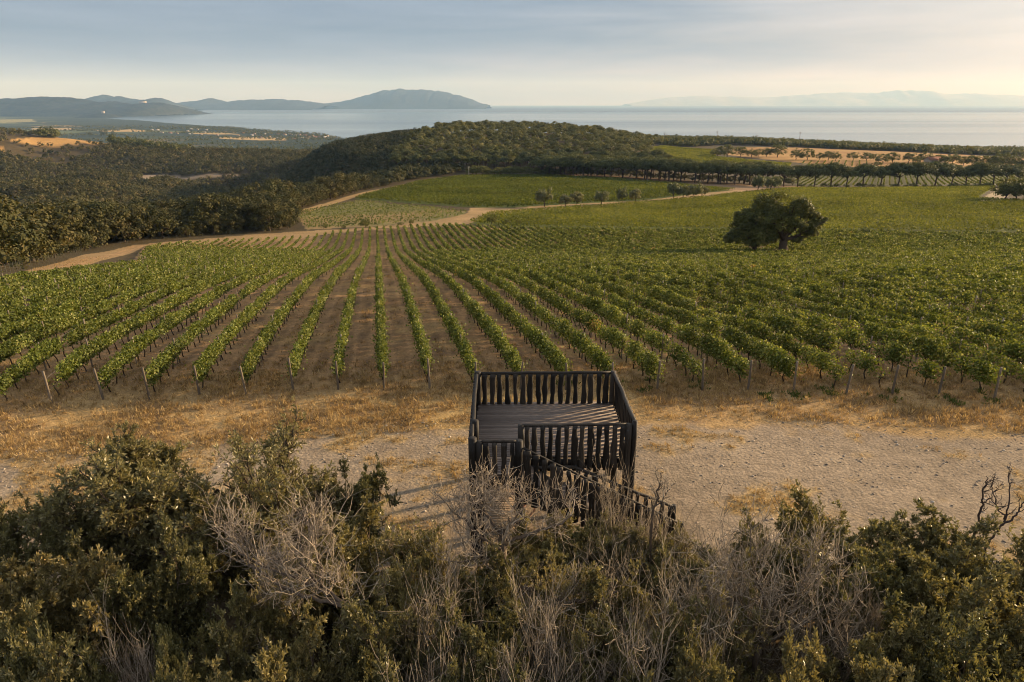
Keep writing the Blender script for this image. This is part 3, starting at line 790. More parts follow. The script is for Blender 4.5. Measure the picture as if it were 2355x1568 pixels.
for (dd, k, x, y, isend, q) in posts_all[:285]:
    o = ob('vineyard_post', (endpost_meshes[(k + 40) % 4] if isend else post_meshes[(k * 3 + q) % 5]), None, (x, y, float(height(x, y))))
    o.rotation_euler = (rng.normal(0, .03), rng.normal(0, .025), rng.uniform(-.5, .5)); o.scale = (1, 1, rng.uniform(.93, 1.08))
    rw = row_words(k)
    tag(o, f"thick wooden end post of the {rw}" if isend else f"slim post standing {ordinal(q)} along the {rw}", 'post', 'posts along the vine rows')
mb = MB(); mb2V = post_meshes[0]
for (dd, k, x, y, isend, q) in posts_all[285:]:
    if dd > 150: continue
    z = float(height(x, y)); t = rng.normal(0, .03, 2)
    mb.tube([(x, y, z - .1), (x + t[0], y + t[1], z + 1.45)], .042, 4)
o = mb.build('vineyard_posts', M_post); tag(o, kind='stuff'); o['label'] = 'far posts among the vine rows'

# ------------------------------------------------------------------ the other vineyards, too far for single rows
def far_vines(name, P, ang, gap, step, size, hgt, mat, label, dens=1.0, gappy=.0):
    c, s_ = math.cos(ang), math.sin(ang)
    a = P[:, 0] * c + P[:, 1] * s_; b = -P[:, 0] * s_ + P[:, 1] * c
    A, B = np.meshgrid(np.arange(a.min(), a.max(), step), np.arange(b.min(), b.max(), gap))
    A = A.ravel(); B = B.ravel()
    A = A + rng.uniform(-.5, .5, len(A)) * step
    x = A * c - B * s_; y = A * s_ + B * c
    k = inside(P, x, y) & (np.abs(x) < .9 * y + 20)
    x, y = x[k], y[k]
    vigor = fbm(x / 18, y / 18, 3, 71); keep = rng.random(len(x)) > gappy + .9 * np.maximum(.42 - vigor, 0)
    x, y, vigor = x[keep], y[keep], vigor[keep]
    m = max(1, int(round(3 * dens)))
    x = np.repeat(x, m); y = np.repeat(y, m); vigor = np.repeat(vigor, m); n = len(x)
    x = x + rng.normal(0, .16, n); y = y + rng.normal(0, .16, n)
    zz = hgt * rng.uniform(.35, 1.0, n) * (.75 + .5 * vigor)
    ss = size * rng.uniform(.7, 1.3, n)
    Pn = np.stack([x, y, height(x, y) + zz], -1)
    N = norm(rng.normal(size=(n, 3)) * .7 + np.array([0, -.25, .55])); D = norm(np.cross(N, rng.normal(size=(n, 3))))
    V, Q = leaf_quads(Pn - D * (ss * .5)[:, None], D, N, ss, ss * .9)
    o = ob(name, mesh(name, V, Q, None, mat, np.clip(rng.normal(.48, .21, n) + (vigor - .5) * .6, 0, 1))); tag(o, kind='stuff'); o['label'] = label
    return n
M_vine2 = mat_leaf('far_vine_leaves', [(0, (.075, .088, .018)), (.5, (.148, .16, .036)), (1, (.23, .232, .075))], .35, .7, .04, .25, (1.5, 1.4, .5), .05)
M_vine4 = mat_leaf('dense_vine_leaves', [(0, (.045, .062, .012)), (.5, (.09, .108, .022)), (1, (.15, .16, .045))], .3, .7, .04, .25, (1.5, 1.4, .5), .05)
M_vine3 = mat_leaf('young_vine_leaves', [(0, (.06, .075, .025)), (.5, (.12, .135, .05)), (1, (.20, .20, .09))], .35, .7, .04, .2, (1.4, 1.35, .6), .05)
tn = far_vines('vineyard_vines', P_B, R(4), 2.2, .5, .52, 1.4, M_vine2, 'wide green vineyard beyond the lone tree', 1.2)
tn += far_vines('vineyard_vines', P_C, R(-58), 2.3, .65, .7, 1.4, M_vine4, 'green vineyard below the wooded hill', 1.0)
tn += far_vines('vineyard_vines', P_A2, R(-30), 2.4, .7, .6, 1.1, M_vine3, 'pale young vineyard at the bend of the track', .7, .2)
tn += far_vines('vineyard_vines', P_D, R(6), 2.6, 1.1, 1.2, 1.4, M_vine2, 'green vineyards behind the row of pines', .9)
tn += far_vines('vineyard_vines', P_F, R(62), 3.4, .8, .8, 1.1, M_vine4, 'sparse striped vineyard seen between the pine trunks', .6, .1)
tn += far_vines('vineyard_vines', P_G, R(64), 6.0, 1.1, 1.2, 1.2, M_vine3, 'small striped plot beside the dry field', .6, .1)
print('far vines', tn)
# ------------------------------------------------------------------ trees
M_oakleaf = mat_leaf('evergreen_leaves', [(0, (.055, .066, .02)), (.5, (.105, .112, .034)), (.85, (.165, .156, .05)), (1, (.21, .18, .07))], .28, .55, .15, .22, (1.4, 1.3, .5), .35)
M_scrub = mat_leaf('scrub_leaves', [(0, (.034, .039, .016)), (.35, (.060, .061, .024)), (.7, (.096, .086, .036)), (1, (.145, .115, .055))], .16, .6, .08, .25, (1.3, 1.25, .55), .12, .22)
M_valley = mat_leaf('valley_leaves', [(0, (.046, .050, .020)), (.35, (.082, .080, .032)), (.7, (.13, .115, .05)), (1, (.19, .15, .075))], .16, .6, .05, .3, (1.3, 1.25, .55), .03)
M_pine = mat_leaf('pine_needles', [(0, (.048, .055, .022)), (.5, (.10, .108, .040)), (1, (.165, .16, .065))], .2, .6, .1, .2, (1.4, 1.3, .5), .1, .22)
M_olive = mat_leaf('olive_leaves', [(0, (.09, .10, .045)), (.5, (.155, .16, .075)), (1, (.24, .235, .125))], .25, .5, .15, .2, (1.4, 1.3, .6), .5, .15)
M_tbark = mat_rnd('tree_bark', [(0, (.05, .036, .026)), (1, (.10, .075, .055))], .92, .1, 8, .4, .5, .03, (3, 3, .8))
M_pbark = mat_rnd('pine_bark', [(0, (.06, .043, .033)), (1, (.11, .08, .062))], .92, .1, 6, .4, .5, .03, (3, 3, .8))

def clump_leaves(centres, radii, per, size, g, flat=.7, updown=.5, coh=1.3, heart=None):
    """leaf-sized faces gathered in clumps; each clump an uneven little dome"""
    nC = len(centres); per = np.broadcast_to(per, (nC,)).astype(int)
    j = np.repeat(np.arange(nC), per); n = len(j)
    r = norm(g.normal(size=(n, 3))); rr = g.random(n) ** .45
    off = r * rr[:, None] * np.asarray(radii)[j][:, None]; off[:, 2] *= flat
    P = np.asarray(centres)[j] + off
    if heart is not None: r = norm(r * .45 + norm(P - np.array([0, 0, heart])))
    N = norm(r * coh + g.normal(size=(n, 3)) * .42 + np.array([0, 0, updown]))
    D = norm(np.cross(N, g.normal(size=(n, 3))))
    s = size * g.uniform(.6, 1.35, n)
    V, Q = leaf_quads(P - D * (s * .5)[:, None], D, N, s, s * .8)
    cr = g.normal(.45, .16, nC)
    return V, Q, np.clip(cr[j] + g.normal(0, .13, n), 0, 1)

def dome_points(g, n, rx, ry, rz, zc, low=-.25, jit=.12, surf=.75):
    u = norm(g.normal(size=(n * 3, 3))); u = u[u[:, 2] > low][:n]
    k = np.where(g.random(len(u)) < surf, 1.0, g.uniform(.4, .9, len(u))) * (1 + g.normal(0, jit, len(u)))
    return np.stack([u[:, 0] * rx * k, u[:, 1] * ry * k, zc + u[:, 2] * rz * k], -1)

def limb(mb, p, q, r0, r1, g, k=6, n=6, sag=.1):
    p = np.array(p, float); q = np.array(q, float); t = np.linspace(0, 1, n)[:, None]
    L = np.linalg.norm(q - p)
    P = p + (q - p) * t + np.sin(np.pi * t) * g.normal(0, sag * L * .5, 3) + g.normal(0, .02 * L, (n, 3)) * np.sin(np.pi * t)
    mb.tube(P, np.linspace(r0, r1, n), k, cap=False)
    return P

def round_tree(seed, R0, H, trunk, nclump, per, size, leafmat, bark, split=3, zlow=-.2, flat=.75):
    """(crown mesh, trunk mesh) of a round-headed tree H high"""
    g = np.random.default_rng(seed)
    rz = (H - trunk) * .56; zc = H - rz
    C = dome_points(g, nclump, R0 * g.uniform(.9, 1.1), R0 * g.uniform(.9, 1.1), rz, zc, zlow - .35, .13)
    V, Q, r = clump_leaves(C, g.uniform(.26, .46, len(C)) * R0, per, size, g, flat)
    crown = mesh('crown', V, Q, None, leafmat, r)
    mb = MB(); base = np.array([g.normal(0, .1), g.normal(0, .1), trunk])
    limb(mb, (0, 0, -.3), base, .055 * R0 + .05, .045 * R0 + .04, g, 8)
    for i in range(split):
        c = C[g.integers(len(C))]; limb(mb, base, c * np.array([.8, .8, .95]), .035 * R0 + .02, .012 * R0, g, 6, 7, .12)
        for _ in range(2):
            c2 = C[g.integers(len(C))]; limb(mb, base * .5 + c * .5, c2, .014 * R0, .006 * R0, g, 4, 5)
    return crown, mb.data('trunk', bark)

def umbrella_pine(seed, R0, H, nclump, per, size, thick=.30, vbranch=7):
    g = np.random.default_rng(seed)
    zt = H * (1 - thick)
    n = nclump; a = g.uniform(0, 6.283, n); q = np.sqrt(g.random(n)) * (1 + g.normal(0, .06, n))
    x, y = R0 * q * np.cos(a), R0 * q * np.sin(a)
    z = zt + H * thick * (.86 * np.sqrt(np.clip(1 - (q * .93) ** 2, 0.02, 1)) - .10 + g.normal(0, .05, n)) * np.where(g.random(n) < .78, 1, g.uniform(.25, .8, n))
    C = np.stack([x, y, z], -1)
    V, Q, r = clump_leaves(C, g.uniform(.21, .31, n) * R0, per, size, g, .68, .6)
    crown = mesh('crown', V, Q, None, M_pine, r)
    mb = MB(); f = H * g.uniform(.34, .46); lean = g.normal(0, .25, 2)
    top = np.array([lean[0], lean[1], f])
    limb(mb, (0, 0, -.3), top, .032 * H, .024 * H, g, 8, 6, .03)
    for i in range(vbranch):
        c = C[g.integers(n)]; c = c * np.array([.85, .85, 1]) - np.array([0, 0, .03 * H])
        P = limb(mb, top + g.normal(0, .05, 3), c, .016 * H, .006 * H, g, 6, 7, .05)
        for _ in range(2):
            c2 = C[g.integers(n)]
            if np.hypot(*(c2 - c)[:2]) < R0 * .9: limb(mb, P[3], c2, .008 * H, .004 * H, g, 4, 5)
    return crown, mb.data('trunk', M_pbark)

def plant_tree(name, parts, x, y, s=1.0, rz=None, sz=None, z=None, label=None, cat='tree', group=None):
    e = empty(name, (x, y, float(height(x, y)) if z is None else z), rng.uniform(0, 6.28) if rz is None else rz)
    e.scale = (s, s, s * (sz or 1)) if np.ndim(s) == 0 else s
    ob('crown', parts[0], e)
    if parts[1] is not None: ob('trunk', parts[1], e)
    return tag(e, label, cat, group)

# the lone oak in the vines: two stems, dense dark crown, wide to the right
def big_oak():
    g = np.random.default_rng(77)
    o = at(1800, 583); zc_ = o[1] * CT - (o[2] - CAMH) * ST; k = zc_ / FPX * S     # metres per photo pixel here
    root = empty('oak_tree', o)
    tag(root, 'big dark spreading oak standing alone among the vine rows', 'tree')
    def W(px, py, dy): return np.array([(px - 1800) * k, dy, (583 - py) * k * 1.06])
    blobs = [(1780, 474, 0, 42, 26, .9), (1745, 480, 1, 34, 26, 1), (1822, 482, 0, 36, 26, 1), (1712, 505, 1, 30, 26, 1), (1760, 505, -2, 42, 30, 1), (1800, 505, 2, 38, 28, .9), (1842, 497, 0, 26, 20, .8),
             (1718, 502, 0, 32, 28, 1), (1742, 518, 1, 38, 34, 1), (1705, 525, 1, 34, 26, 1), (1720, 530, 0, 34, 24, 1), (1690, 545, 0, 26, 18, 1), (1672, 549, 0, 14, 12, 1), (1745, 535, -2, 38, 28, 1), (1862, 507, 0, 18, 14, .6), (1868, 520, 0, 20, 14, .6), (1845, 525, 0, 30, 16, 1),
             (1880, 510, 0, 14, 10, .5), (1853, 535, 0, 24, 12, .9), (1790, 530, 2, 28, 24, .55), (1765, 548, 0, 26, 16, .8), (1828, 550, 0, 16, 10, .7), (1730, 555, 0, 26, 12, .9), (1810, 515, -2, 30, 20, .7), (1785, 552, 2, 16, 10, .5)]
    C = []; Rr = []; per = []
    for (bx, by, dy, rw, rh, dn) in blobs:
        c0 = W(bx, by, dy); m_ = int(22 * dn)
        u = norm(g.normal(size=(m_, 3)))
        C.append(c0 + u * np.array([rw * k * .8, rw * k * .75, rh * k * .8]) * (g.random((m_, 1)) ** .4)); Rr.append(np.full(m_, rw * k * .33) * g.uniform(.7, 1.3, m_)); per.append(np.full(m_, 80))
    V, Q, r = clump_leaves(np.vstack(C), np.concatenate(Rr), np.concatenate(per), .42, g, .95)
    ob('crown', mesh('crown', V, Q, None, M_oakleaf, r), root)
    mb = MB()
    fork = W(1798, 553, 0); limb(mb, W(1800, 586, 0), fork, 1.15, .85, g, 10, 7, .03)
    for (tx, ty, dy) in ((1760, 510, -1), (1790, 500, 1), (1815, 495, 0), (1835, 515, 0), (1775, 530, 2), (1850, 530, 0), (1825, 545, -1)):
        P = limb(mb, fork, W(tx, ty, dy), .5, .14, g, 7, 8, .10)
        for _ in range(3): limb(mb, P[g.integers(3, 6)], P[-1] + g.normal(0, 1.6, 3), .16, .05, g, 5, 5)
    ob('trunk', mb.data('trunk', M_tbark), root)
    mb = MB(); b2 = W(1734, 580, 0); b2[2] = height(o[0] + b2[0], o[1]) - o[2] - .3
    f2 = W(1733, 558, 0); limb(mb, b2, f2, .6, .45, g, 9, 6, .03)
    for (tx, ty, dy) in ((1700, 540, 0), (1725, 515, -1), (1750, 530, 1), (1690, 550, 0), (1760, 550, 0)): limb(mb, f2, W(tx, ty, dy), .3, .1, g, 6, 7, .1)
    ob('trunk', mb.data('trunk', M_tbark), root)
big_oak()

# ---- umbrella pines in the avenue beyond the fields
PINE = [umbrella_pine(200 + i, 7.8, 12.6, 120, 60, .6, .48) for i in range(5)]
PINEH = [umbrella_pine(230 + i, 4.7, 10.5, 40, 62, .55, .42, 5) for i in range(4)]
lp = [at(px, py)[:2] for px, py in ((1262, 405), (1420, 409), (1560, 418), (1700, 425), (1830, 430), (1950, 430.5), (2100, 430), (2250, 429), (2420, 429), (2560, 429))]
seg = np.linalg.norm(np.diff(lp, axis=0), axis=1); cum = np.concatenate([[0], np.cumsum(seg)])
t = 0.0; npine = 0; prow = []
while t < cum[-1]:
    x = np.interp(t, cum, [p[0] for p in lp]); y = np.interp(t, cum, [p[1] for p in lp])
    prow.append((x, y, 0)); t += rng.uniform(7.0, 10.0) if x < 150 else rng.uniform(8.5, 11.5)
for (x, y, _) in list(prow):
    if x < 165: prow.append((x + rng.uniform(-3, 5), y + rng.uniform(10, 14), 1)); prow.append((x + rng.uniform(-3, 5), y + rng.uniform(22, 28), 2))
cnt = [0, 0, 0]; names = ['front line', 'second line', 'third line']
for (x, y, l) in sorted(prow):
    cnt[l] += 1
    plant_tree('umbrella_pine', PINE[int(rng.integers(5))], x, y + rng.normal(0, .8), rng.uniform(.95, 1.2), label=f"flat topped umbrella pine of the long avenue, {ordinal(cnt[l])} from the left in its {names[l]}", group='umbrella pines of the avenue behind the vineyard')
# ---- pines over the hill
cand = []
for x in np.arange(-330, 200, 8.8):
    for y in np.arange(528, 930, 8.8):
        xx, yy = x + rng.uniform(-3.3, 3.3), y + rng.uniform(-3.3, 3.3)
        cand.append((xx, yy))
cand = np.array(cand); ha = hill_amp(cand[:, 0], cand[:, 1])
road_d = np.minimum(dist_line(L_T2, cand[:, 0], cand[:, 1]), 999)
op = np.zeros(len(cand), bool)
for Pg in (P_C, P_S, P_D, P_O, P_TP, P_F): op |= inside(Pg, cand[:, 0], cand[:, 1])
front = cand[:, 1] < np.interp(cand[:, 0], [-330, -60, 10, 60, 120, 200], [640, 540, 527, 521, 545, 640])
ok = ((ha > 3.0) | ((cand[:, 0] > -55) & (cand[:, 0] < 120) & (cand[:, 1] < 640))) & ~op & (road_d > 7) & ~front
cand = cand[ok]
zt = height(cand[:, 0], cand[:, 1])
order = np.argsort(cand[:, 1]); cand = cand[order]
scrubby = cand[:, 0] < -95 + 40 * (fbm(cand[:, 0] / 30, cand[:, 1] / 30, 2, 8) - .5)
pn = cand[~scrubby]
near_p = pn[:190]; far_p = pn[190:]
lines = {}
for (x, y) in near_p:
    b = int((y - 520) // 22); lines.setdefault(b, []).append((x, y))
wordsb = ['lowest', 'second', 'third', 'fourth', 'fifth', 'sixth', 'seventh', 'eighth', 'ninth', 'tenth', 'eleventh', 'twelfth', '13th', '14th', '15th', '16th', '17th', '18th']
for bi, b in enumerate(sorted(lines)):
    for i, (x, y) in enumerate(sorted(lines[b])):
        plant_tree('umbrella_pine', PINEH[int(rng.integers(4))], x, y, rng.uniform(.8, 1.25), sz=rng.uniform(.85, 1.1), label=f"umbrella pine on the wooded hill, {wordsb[bi]} tier up, {ordinal(i + 1)} from its left end", group='umbrella pines on the wooded hill')
def forest(name, pts, sizes, template_fn, mat, label, nvar=4):
    """one mesh for a wood that nobody could count"""
    temps = [template_fn(i) for i in range(nvar)]
    Vs, Qs, Rs = [], [], []; n0 = 0
    pick = rng.integers(nvar, size=len(pts)); ang = rng.uniform(0, 6.28, len(pts)); Z = height(pts[:, 0], pts[:, 1])
    for v in range(nvar):
        V, Q, r = temps[v]; k = np.flatnonzero(pick == v)
        if not len(k): continue
        c, s_ = np.cos(ang[k])[:, None], np.sin(ang[k])[:, None]; sz = sizes[k][:, None]; hz2 = sz * rng.uniform(.8, 1.2, (len(k), 1))
        X = (V[None, :, 0] * c - V[None, :, 1] * s_) * sz + pts[k, 0][:, None]; Y = (V[None, :, 0] * s_ + V[None, :, 1] * c) * sz + pts[k, 1][:, None]
        ZZ = V[None, :, 2] * hz2 + Z[k][:, None]
        Vs.append(np.stack([X, Y, ZZ], -1).reshape(-1, 3)); m_ = len(V)
        Qs.append((Q[None] + (np.arange(len(k)) * m_)[:, None, None] + n0).reshape(-1, 4)); n0 += m_ * len(k)
        tint = rng.normal(0, .2, (len(k), 1)); Rs.append(np.clip(r[None] + tint, 0, 1).ravel())
    o = ob(name, mesh(name, np.vstack(Vs), np.vstack(Qs), None, mat, np.concatenate(Rs))); tag(o, kind='stuff'); o['label'] = label
    print(name, len(pts), n0 // 4)
def t_pine(i):
    g = np.random.default_rng(300 + i); n = 17; a = g.uniform(0, 6.28, n); q = np.sqrt(g.random(n))
    C = np.stack([4.3 * q * np.cos(a), 4.3 * q * np.sin(a), 7.2 + 3.4 * np.sqrt(np.clip(1 - q * q * .9, .02, 1)) * np.where(g.random(n) < .75, 1, .4)], -1)
    return clump_leaves(C, np.full(n, 1.5), 24, .8, g, .6, .3, 1.6, 6.5)
def t_scrub(i, per=11, n=13, size=1.15):
    g = np.random.default_rng(320 + i)
    C = dome_points(g, n, 2.9, 2.9, 2.6, 2.6, -.4, .15)
    return clump_leaves(C, g.uniform(.9, 1.5, len(C)), per, size, g, .8, .2, 1.6, 2.0)
forest('pine_forest', far_p, rng.uniform(.8, 1.2, len(far_p)), t_pine, M_pine, 'dark umbrella pines covering the top of the hill')
fl = cand[scrubby]
fx_ = np.stack(np.meshgrid(np.arange(-350, -70, 5.0), np.arange(560, 1000, 5.0)), -1).reshape(-1, 2); fx_ = fx_ + rng.uniform(-2, 2, fx_.shape)
k = (hill_amp(fx_[:, 0], fx_[:, 1]) > .8) & ~inside(P_C, fx_[:, 0], fx_[:, 1]) & (dist_line(L_T2, fx_[:, 0], fx_[:, 1]) > 6)
k &= (fx_[:, 0] < -95 + 40 * (fbm(fx_[:, 0] / 30, fx_[:, 1] / 30, 2, 8) - .5))
hs = fx_[k]

# ---- evergreen scrub on the left, from the fence down into the valley
SCR = [round_tree(400 + i, 3.1, 5.6, 1.0, 36, 75, .34, M_scrub, M_tbark, 4, -.4, .8) for i in range(6)]
gx, gy = np.meshgrid(np.arange(-430, 10, 4.7), np.arange(60, 600, 4.7))
pts = np.stack([gx.ravel(), gy.ravel()], -1) + rng.uniform(-1.6, 1.6, (gx.size, 2))
k = inside(P_F1, pts[:, 0], pts[:, 1]); 
edge = np.array([at(*p)[:2] for p in P_F1edge])
ed = dist_line(edge, pts[:, 0], pts[:, 1]); k &= (ed > 2.8) & (dist_line(L_T2, pts[:, 0], pts[:, 1]) > 4.5)
pts, ed = pts[k], ed[k]
zc_ = pts[:, 1] * CT; u_ = pts[:, 0] / zc_ * FPX
vis = (np.abs(u_) < 580)
pts, ed = pts[vis], ed[vis]
# the large ones: nearest the fence
score = ed + .10 * np.maximum(pts[:, 1] - 150, 0)
o_ = np.argsort(score); nearS = o_[:230]; farS = o_[230:]
along = np.array([np.argmin(np.hypot(edge[:, 0] - p[0], edge[:, 1] - p[1])) for p in pts])
# rank along the fence
ranks = {}
for i in nearS: ranks.setdefault(int(min(ed[i] // 5, 7)), []).append(i)
rw = ['front', 'second', 'third', 'fourth', 'fifth', 'sixth', 'seventh', 'eighth']
for b in sorted(ranks):
    for n_, i in enumerate(sorted(ranks[b], key=lambda i: u_[vis][i])):
        x, y = pts[i]
        big = 1.0 + .5 * sm(.45, .7, fbm(np.array([x / 12]), np.array([y / 12]), 2, 88))[0]
        plant_tree('scrub_oak', SCR[int(rng.integers(6))], x, y, rng.uniform(.85, 1.3) * big * (.62 if ed[i] < 4 else 1.0), label=f"bushy evergreen oak of the thicket, {rw[b]} rank behind the wire fence, {ordinal(n_ + 1)} from the left", group='evergreen oaks of the thicket behind the wire fence')
fs = pts[farS]
gx, gy = np.meshgrid(np.arange(-1350, 40, 6.6), np.arange(330, 1480, 6.6))
vp = np.stack([gx.ravel(), gy.ravel()], -1) + rng.uniform(-3, 3, (gx.size, 2))
k = (vp[:, 0] < xb(vp[:, 1]) + 25) & (np.abs(vp[:, 0]) < .86 * vp[:, 1] + 30)
fyc = (vp[:, 0] > P_Y[:, 0].min() - 10) & (vp[:, 0] < P_Y[:, 0].max() + 10) & (vp[:, 1] > P_Y[:, 1].min() - 45) & (vp[:, 1] < P_Y[:, 1].max()); k &= ~(fyc & (rng.random(len(vp)) < .75))
for Pg in (P_Y, P_Y2, P_Q, P_C, P_A2, P_F1, P_TP): k &= ~inside(Pg, vp[:, 0], vp[:, 1])
k &= (hill_amp(vp[:, 0], vp[:, 1]) < 1.0) & (dist_line(L_T2, vp[:, 0], vp[:, 1]) > 6)
qe = at(300, 413)[:2]; k &= ~((dist_line(np.array([at(*p)[:2] for p in ((330, 418), (400, 417), (470, 411), (575, 401.5))]), vp[:, 0], vp[:, 1]) < 5))
vp = vp[k]
t2 = lambda i: t_scrub(i, 18, 16, .8)
forest('scrub_forest', np.vstack([fs, hs]), rng.uniform(.75, 1.25, len(fs) + len(hs)), lambda i: t_scrub(i, 17, 16, .8), M_scrub, 'dense evergreen scrub running down the flank of the hill')
forest('valley_forest', vp, rng.uniform(.85, 1.35, len(vp)), t2, M_valley, 'dark evergreen woods filling the valley and the hills beyond')
# tall wood on the far left crest
gx, gy = np.meshgrid(np.arange(-1050, -560, 8.0), np.arange(1010, 1240, 8.0)); kp = np.stack([gx.ravel(), gy.ravel()], -1) + rng.uniform(-3, 3, (gx.size, 2))
k = np.ones(len(kp), bool)
for Pg in (P_Y, P_Y2): k &= ~inside(Pg, kp[:, 0], kp[:, 1])
yb = np.interp(kp[:, 0], np.sort(P_Y[:, 0]), P_Y[np.argsort(P_Y[:, 0]), 1]); print('field', P_Y.min(0), P_Y.max(0))
k &= (kp[:, 1] > yb + 25) | (kp[:, 0] < P_Y[:, 0].min() - 15)
kp = kp[k]; forest('crest_forest', kp, rng.uniform(1.6, 2.6, len(kp)), t2, M_oakleaf, 'taller dark wood along the crest at the far left')
# ---- wooded ridge before the sea on the right
gx, gy = np.meshgrid(np.arange(40, 1150, 6.5), np.arange(880, 1190, 6.5)); rp = np.stack([gx.ravel(), gy.ravel()], -1) + rng.uniform(-2.5, 2.5, (gx.size, 2))
k = np.ones(len(rp), bool)
for Pg in (P_O, P_D, P_G): k &= ~inside(Pg, rp[:, 0], rp[:, 1])
k &= (rp[:, 1] > np.interp(rp[:, 0], [40, 130, 230, 300, 420, 560, 760, 1150], [900, 930, 930, 985, 960, 900, 860, 850])) & (rp[:, 0] < .9 * rp[:, 1]) & (hill_amp(rp[:, 0], rp[:, 1]) < 2)
rp = rp[k]; forest('ridge_forest', rp, rng.uniform(.9, 1.7, len(rp)), t2, M_oakleaf, 'dark wooded ridge between the dry field and the sea')

# ---- single trees
ROUND = [round_tree(500 + i, 4.2, 7.4, 1.6, 40, 44, .55, M_oakleaf, M_tbark, 4) for i in range(4)]
OLV = [round_tree(520 + i, 2.0, 4.2, 1.2, 34, 90, .30, M_olive, M_tbark, 4, -.1, .9) for i in range(4)]
def tree_at(name, parts, px, py, hpx, Hm, label, group=None, cat='tree', wide=1.0):
    p = at(px, py); zc_ = p[1] * CT - (p[2] - CAMH) * ST
    s = hpx * S * zc_ / FPX / Hm
    return plant_tree(name, parts, p[0], p[1], (s * wide, s * wide, s), label=label, group=group, cat=cat)
ol = [(1252, 475, 31, 'tallest yellow green young tree, first from the left beside the farm track'), (1299, 476, 21, 'small pale young tree, second from the left beside the farm track'), (1326, 474, 25, 'rounded young tree, third from the left beside the farm track'),
      (1383, 471, 25, 'thin yellowish young tree, fourth from the left beside the farm track'), (1430, 468, 27, 'slender dark young tree, fifth from the left beside the farm track'), (1460, 467, 24, 'grey green young tree, sixth from the left beside the farm track'),
      (1548, 459, 29, 'dense young tree, first of the four clustered at the bend of the track'), (1571, 458, 25, 'dark young tree, second of the four clustered at the bend of the track'), (1596, 457, 26, 'wide rounded tree, third of the four clustered at the bend of the track'),
      (1613, 455, 22, 'small young tree, last of the four clustered at the bend of the track'), (1743, 443, 29, 'pale sparse tree on the bare strip below the avenue of pines'), (1772, 441, 27, 'thin nearly leafless tree on the bare strip below the avenue of pines')]
for i, (px, py, h, lb) in enumerate(ol): tree_at('young_tree', OLV[i % 4], px, py, h * 1.18, 4.0, lb, 'young trees along the farm track', wide=rng.uniform(.75, 1.0) if i != 4 else .75)
for (px, py, h, lb, wd) in ((840, 523, 18, 'dark umbrella shaped shrub at the far end of the vineyard', 1.0), (745, 527, 13, 'small dark shrub beside the pale young vineyard', .9), (790, 526, 8, 'low green bush at the edge of the pale young vineyard', 1.1), (947, 516, 11, 'small bush where the track bends', .8),
      (1131, 517, 22, 'tall dark narrow shrub at the corner of the green vineyard', .75), (1165, 518, 12, 'broad dark bush right of the tall narrow shrub', 1.2), (1192, 518, 12, 'small dark bush beside the broad bush', .8), (922, 518, 7, 'rusty brown dry bush by the track', 1.6)):
    tree_at('field_shrub', ROUND[int(rng.integers(4))], px, py, h, 7.4, lb, 'shrubs at the far end of the vineyard', 'shrub', wd)
oc = [(1650, 360, 18), (1672, 362, 26), (1703, 361, 21), (1728, 362, 17), (1745, 360, 16), (1762, 361, 18), (1788, 362, 26), (1830, 367, 22), (1856, 368, 24), (1884, 368, 15), (1905, 369, 19), (1922, 370, 18), (1962, 368, 16), (1992, 370, 17), (2008, 369, 14), (2030, 376, 20), (2052, 374, 21), (2090, 374, 20),
      (2105, 376, 14), (2128, 374, 22), (2158, 375, 17), (2172, 378, 18), (2190, 377, 22), (2215, 381, 19), (2235, 383, 23), (2262, 384, 24), (2285, 386, 25), (2305, 384, 28), (2325, 386, 22), (2345, 386, 29), (1515, 356, 14), (2018, 384, 12), (2190, 388, 12), (2250, 387, 14)]
for i, (px, py, h) in enumerate(sorted(oc)):
    tree_at('field_tree', ROUND[i % 4], px, py, h, 7.4, f"round dark tree in the dry field behind the pines, {ordinal(i + 1)} from the left", 'round trees of the dry field', wide=rng.uniform(.95, 1.25))
for i, (px, py, h, wd) in enumerate(((2312, 462, 50, .9), (2335, 462, 46, 1.0), (2362, 462, 48, 1.1))):
    tree_at('hedge_tree', ROUND[i % 4], px, py, h, 7.4, ['dark rounded tree beside the white drive, the one next to the gravel', 'dark rounded tree beside the white drive, the middle one', 'dark rounded tree beside the white drive, the one cut by the frame'][i], 'trees beside the white drive', wide=wd)
for i, px in enumerate(np.linspace(1085, 1262, 15)):
    tree_at('field_shrub', ROUND[i % 4], px + rng.uniform(-4, 4), 403.0, rng.uniform(12, 20), 7.4, f"dark bush at the hill wood's edge, {ordinal(i + 1)} from the left", 'bushes at the edge of the hill wood', 'shrub', 1.2)
# bushes at the foot of the avenue
for i, px in enumerate(np.linspace(1275, 1820, 30)):
    tree_at('field_shrub', ROUND[i % 4], px + rng.uniform(-6, 6), np.interp(px, [1262, 1420, 1560, 1700, 1830], [402, 406, 414.5, 421.5, 426.5]), rng.uniform(12, 19), 7.4, f"dark undergrowth bush beneath the dense part of the pine avenue, {ordinal(i + 1)} from the left", 'undergrowth of the pine avenue', 'shrub', 1.3)
for i, px in enumerate(np.linspace(1850, 2340, 26)):
    tree_at('field_shrub', ROUND[i % 4], px + rng.uniform(-8, 8), 431.5, rng.uniform(5, 10), 7.4, f"low dark bush under the avenue of pines, {ordinal(i + 1)} from the left", 'bushes under the avenue of pines', 'shrub', 1.4)
for i, (px, py, h) in enumerate(((208, 304, 9), (238, 305, 17), (262, 306, 11), (100, 300, 9), (112, 300, 9))):
    tree_at('field_tree', ROUND[i % 4], px, 313.5 if px > 150 else 315, h, 7.4, wide=.75, label=f"lone dark tree on the crest above the golden field, {ordinal([3,4,5,1,2][i])} from the left", group='trees on the far crest')
